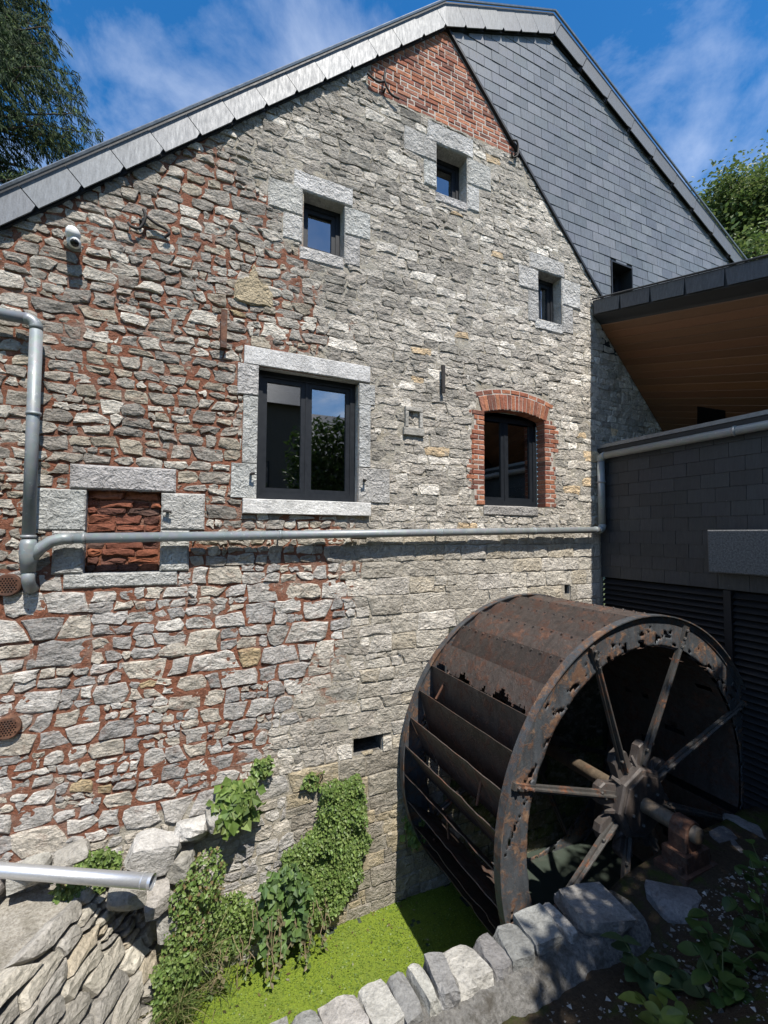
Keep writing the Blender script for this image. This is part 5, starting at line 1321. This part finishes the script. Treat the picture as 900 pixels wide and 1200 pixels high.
def conifer(label, x, y, z, h, rad, seed):
    rr = random.Random(seed); t_ = thing('conifer_tree', label, 'tree', (x, y, z)); mb = MB(); lf = MB(); p = Vector((x, y, z))
    mb.tube([p, p+Vector((.1, 0, h*.5)), p+Vector((0, .1, h))], [h*.022, h*.014, h*.002], 10)
    zz = h*.22
    while zz < h*.98:
        R0 = rad*(1-((zz-h*.22)/(h*.8)))**.75*rr.uniform(.75, 1.12); nb = 9
        for k in range(nb):
            a = rr.uniform(0, 6.28); d = Vector((math.cos(a), math.sin(a), .15)); b = p+Vector((0, 0, zz+rr.uniform(-.2, .2))); pts = [b]; n = 9
            if math.sin(a) > .35 and rr.random() < .6: continue       # thin out the far side
            for i in range(n):
                d = (d+Vector((rr.gauss(0, .06), rr.gauss(0, .06), -.06+.055*(i/n)*1.8))).normalized(); pts.append(pts[-1]+d*R0/n)
            mb.tube(pts, [.045*(1-i/(n+1.5)) for i in range(n+1)], 4)
            for i in range(2, n+1):
                side = d.cross(Vector((0, 0, 1))).normalized()
                for s_ in (-1, 1):
                    tl = R0*.26*(1-.55*i/n)+.18; dd_ = (d*.55+side*s_*rr.uniform(.5, 1)+Vector((0, 0, -.22))).normalized(); q = pts[i].copy()
                    for j in range(6):
                        q = q+dd_*tl/6; dd_ = (dd_+Vector((0, 0, -.10))).normalized()
                        for m_ in range(8):
                            e = Vector((rr.gauss(0, .5), rr.gauss(0, .5), rr.gauss(-.55, .35)))+dd_*.8
                            leaf_quad(lf, q+Vector((rr.gauss(0, .03), rr.gauss(0, .03), rr.gauss(0, .03))), e, Vector((rr.gauss(0, 1), rr.gauss(0, 1), .6)), rr.uniform(.10, .20), rr.uniform(.016, .028), jit(rr.choice(((.020, .040, .012), (.030, .055, .015), (.014, .028, .010), (.055, .085, .02))), .2), 0)
        zz += h*.018
    obj('trunk', mb, 'bark', t_, smooth=True); obj('crown', lf, 'needle', t_, kind='stuff')
conifer('tall dark spruce with drooping branches behind the left roof slope', -5.0, 8.2, -1.8, 17.5, 4.7, 4)
# unseen shrubs added right of the camera to shade the axle, bearing and weeds
def shrub(label, x, y, z, rx, ry, h, n, leaf, seed, greens):
    rr = random.Random(seed); t_ = thing('shade_shrub', label, 'shrub', (x, y, z), 'unseen shrubs added for shade'); lf, st_ = MB(), MB()
    for k in range(9):
        a = k*.7; p = Vector((x, y, z)); q = Vector((x+math.cos(a)*rx*.6, y+math.sin(a)*ry*.6, z+h*rr.uniform(.6, .9))); st_.tube([p, p.lerp(q, .5)+Vector((0, 0, h*.1)), q], [.03, .02, .006], 6)
    k = 0
    while k < n:
        u = Vector((rr.uniform(-1, 1), rr.uniform(-1, 1), rr.uniform(0, 1))); e = math.hypot(u.x, u.y)**4+max(0, (u.z-.6)/.4)**4
        if e > 1+.25*nz3(u.x*3+x, u.y*3, u.z*4): continue
        s_ = leaf*rr.uniform(.7, 1.3)
        leaf_quad(lf, Vector((x+u.x*rx, y+u.y*ry, z+.1+u.z*h)), Vector((rr.gauss(0, 1), rr.gauss(0, 1), rr.gauss(0, .6))), Vector((rr.gauss(0, .6), rr.gauss(0, .6), 1)), s_, s_*.5, jit(rr.choice(greens), .2)); k += 1
    obj('stems', st_, 'bark', t_); obj('foliage', lf, 'leaf', t_, kind='stuff')
LG = ((.05, .09, .02), (.04, .08, .018), (.065, .11, .03))
shrub('tall unseen shrub added to shade the axle and bearing', 5.35, -5.1, -1.75, 1.95, .9, 5.45, 15000, .15, 1, LG)
shrub('lower unseen shrub added to shade the coping and weeds', 3.1, -5.2, -1.75, 1.05, .8, 4.3, 8000, .15, 2, LG)

# house across the bank, mirrored in the window panes
nb_ = thing('neighbour_house', 'dark brick house with slate roof on the opposite side', 'house', (2., -20., -1.75))
mb = MB(); mb.box(-9, 5.2, -26, -17, -1.75, 6.4); mb.box(5.2, 12, -25, -17.6, -1.75, 4.2); obj('wall', mb, 'render_wall', nb_)
mb = MB(); mb.add([(-9.4, -16.6, 6.3), (5.7, -16.6, 6.3), (4.4, -21.5, 11.6), (-9.4, -21.5, 11.6), (-9.4, -26.4, 6.3), (5.7, -26.4, 6.3)], [(0, 1, 2, 3), (3, 2, 5, 4), (1, 5, 2)], (.09, .095, .1))
mb.add([(5.2, -17.3, 4.1), (12.3, -17.3, 4.1), (12.3, -21.3, 7.3), (5.2, -21.3, 7.3), (12.3, -25.3, 4.1), (5.2, -25.3, 4.1)], [(0, 1, 2, 3), (3, 2, 4, 5)], (.09, .095, .1)); obj('roof', mb, 'slate', nb_)
for x in (-6.5, -3, .5, 3.2):
    for z in (-.2, 2.3):
        mb = MB(); mb.box(x-.5, x+.5, -17.0, -16.96, z-.1, z+1.2); f = obj('window', mb, 'anthracite', nb_); mb = MB(); mb.box(x-.42, x+.42, -16.96, -16.95, z-.02, z+1.12); obj('pane', mb, 'window_glass', f)
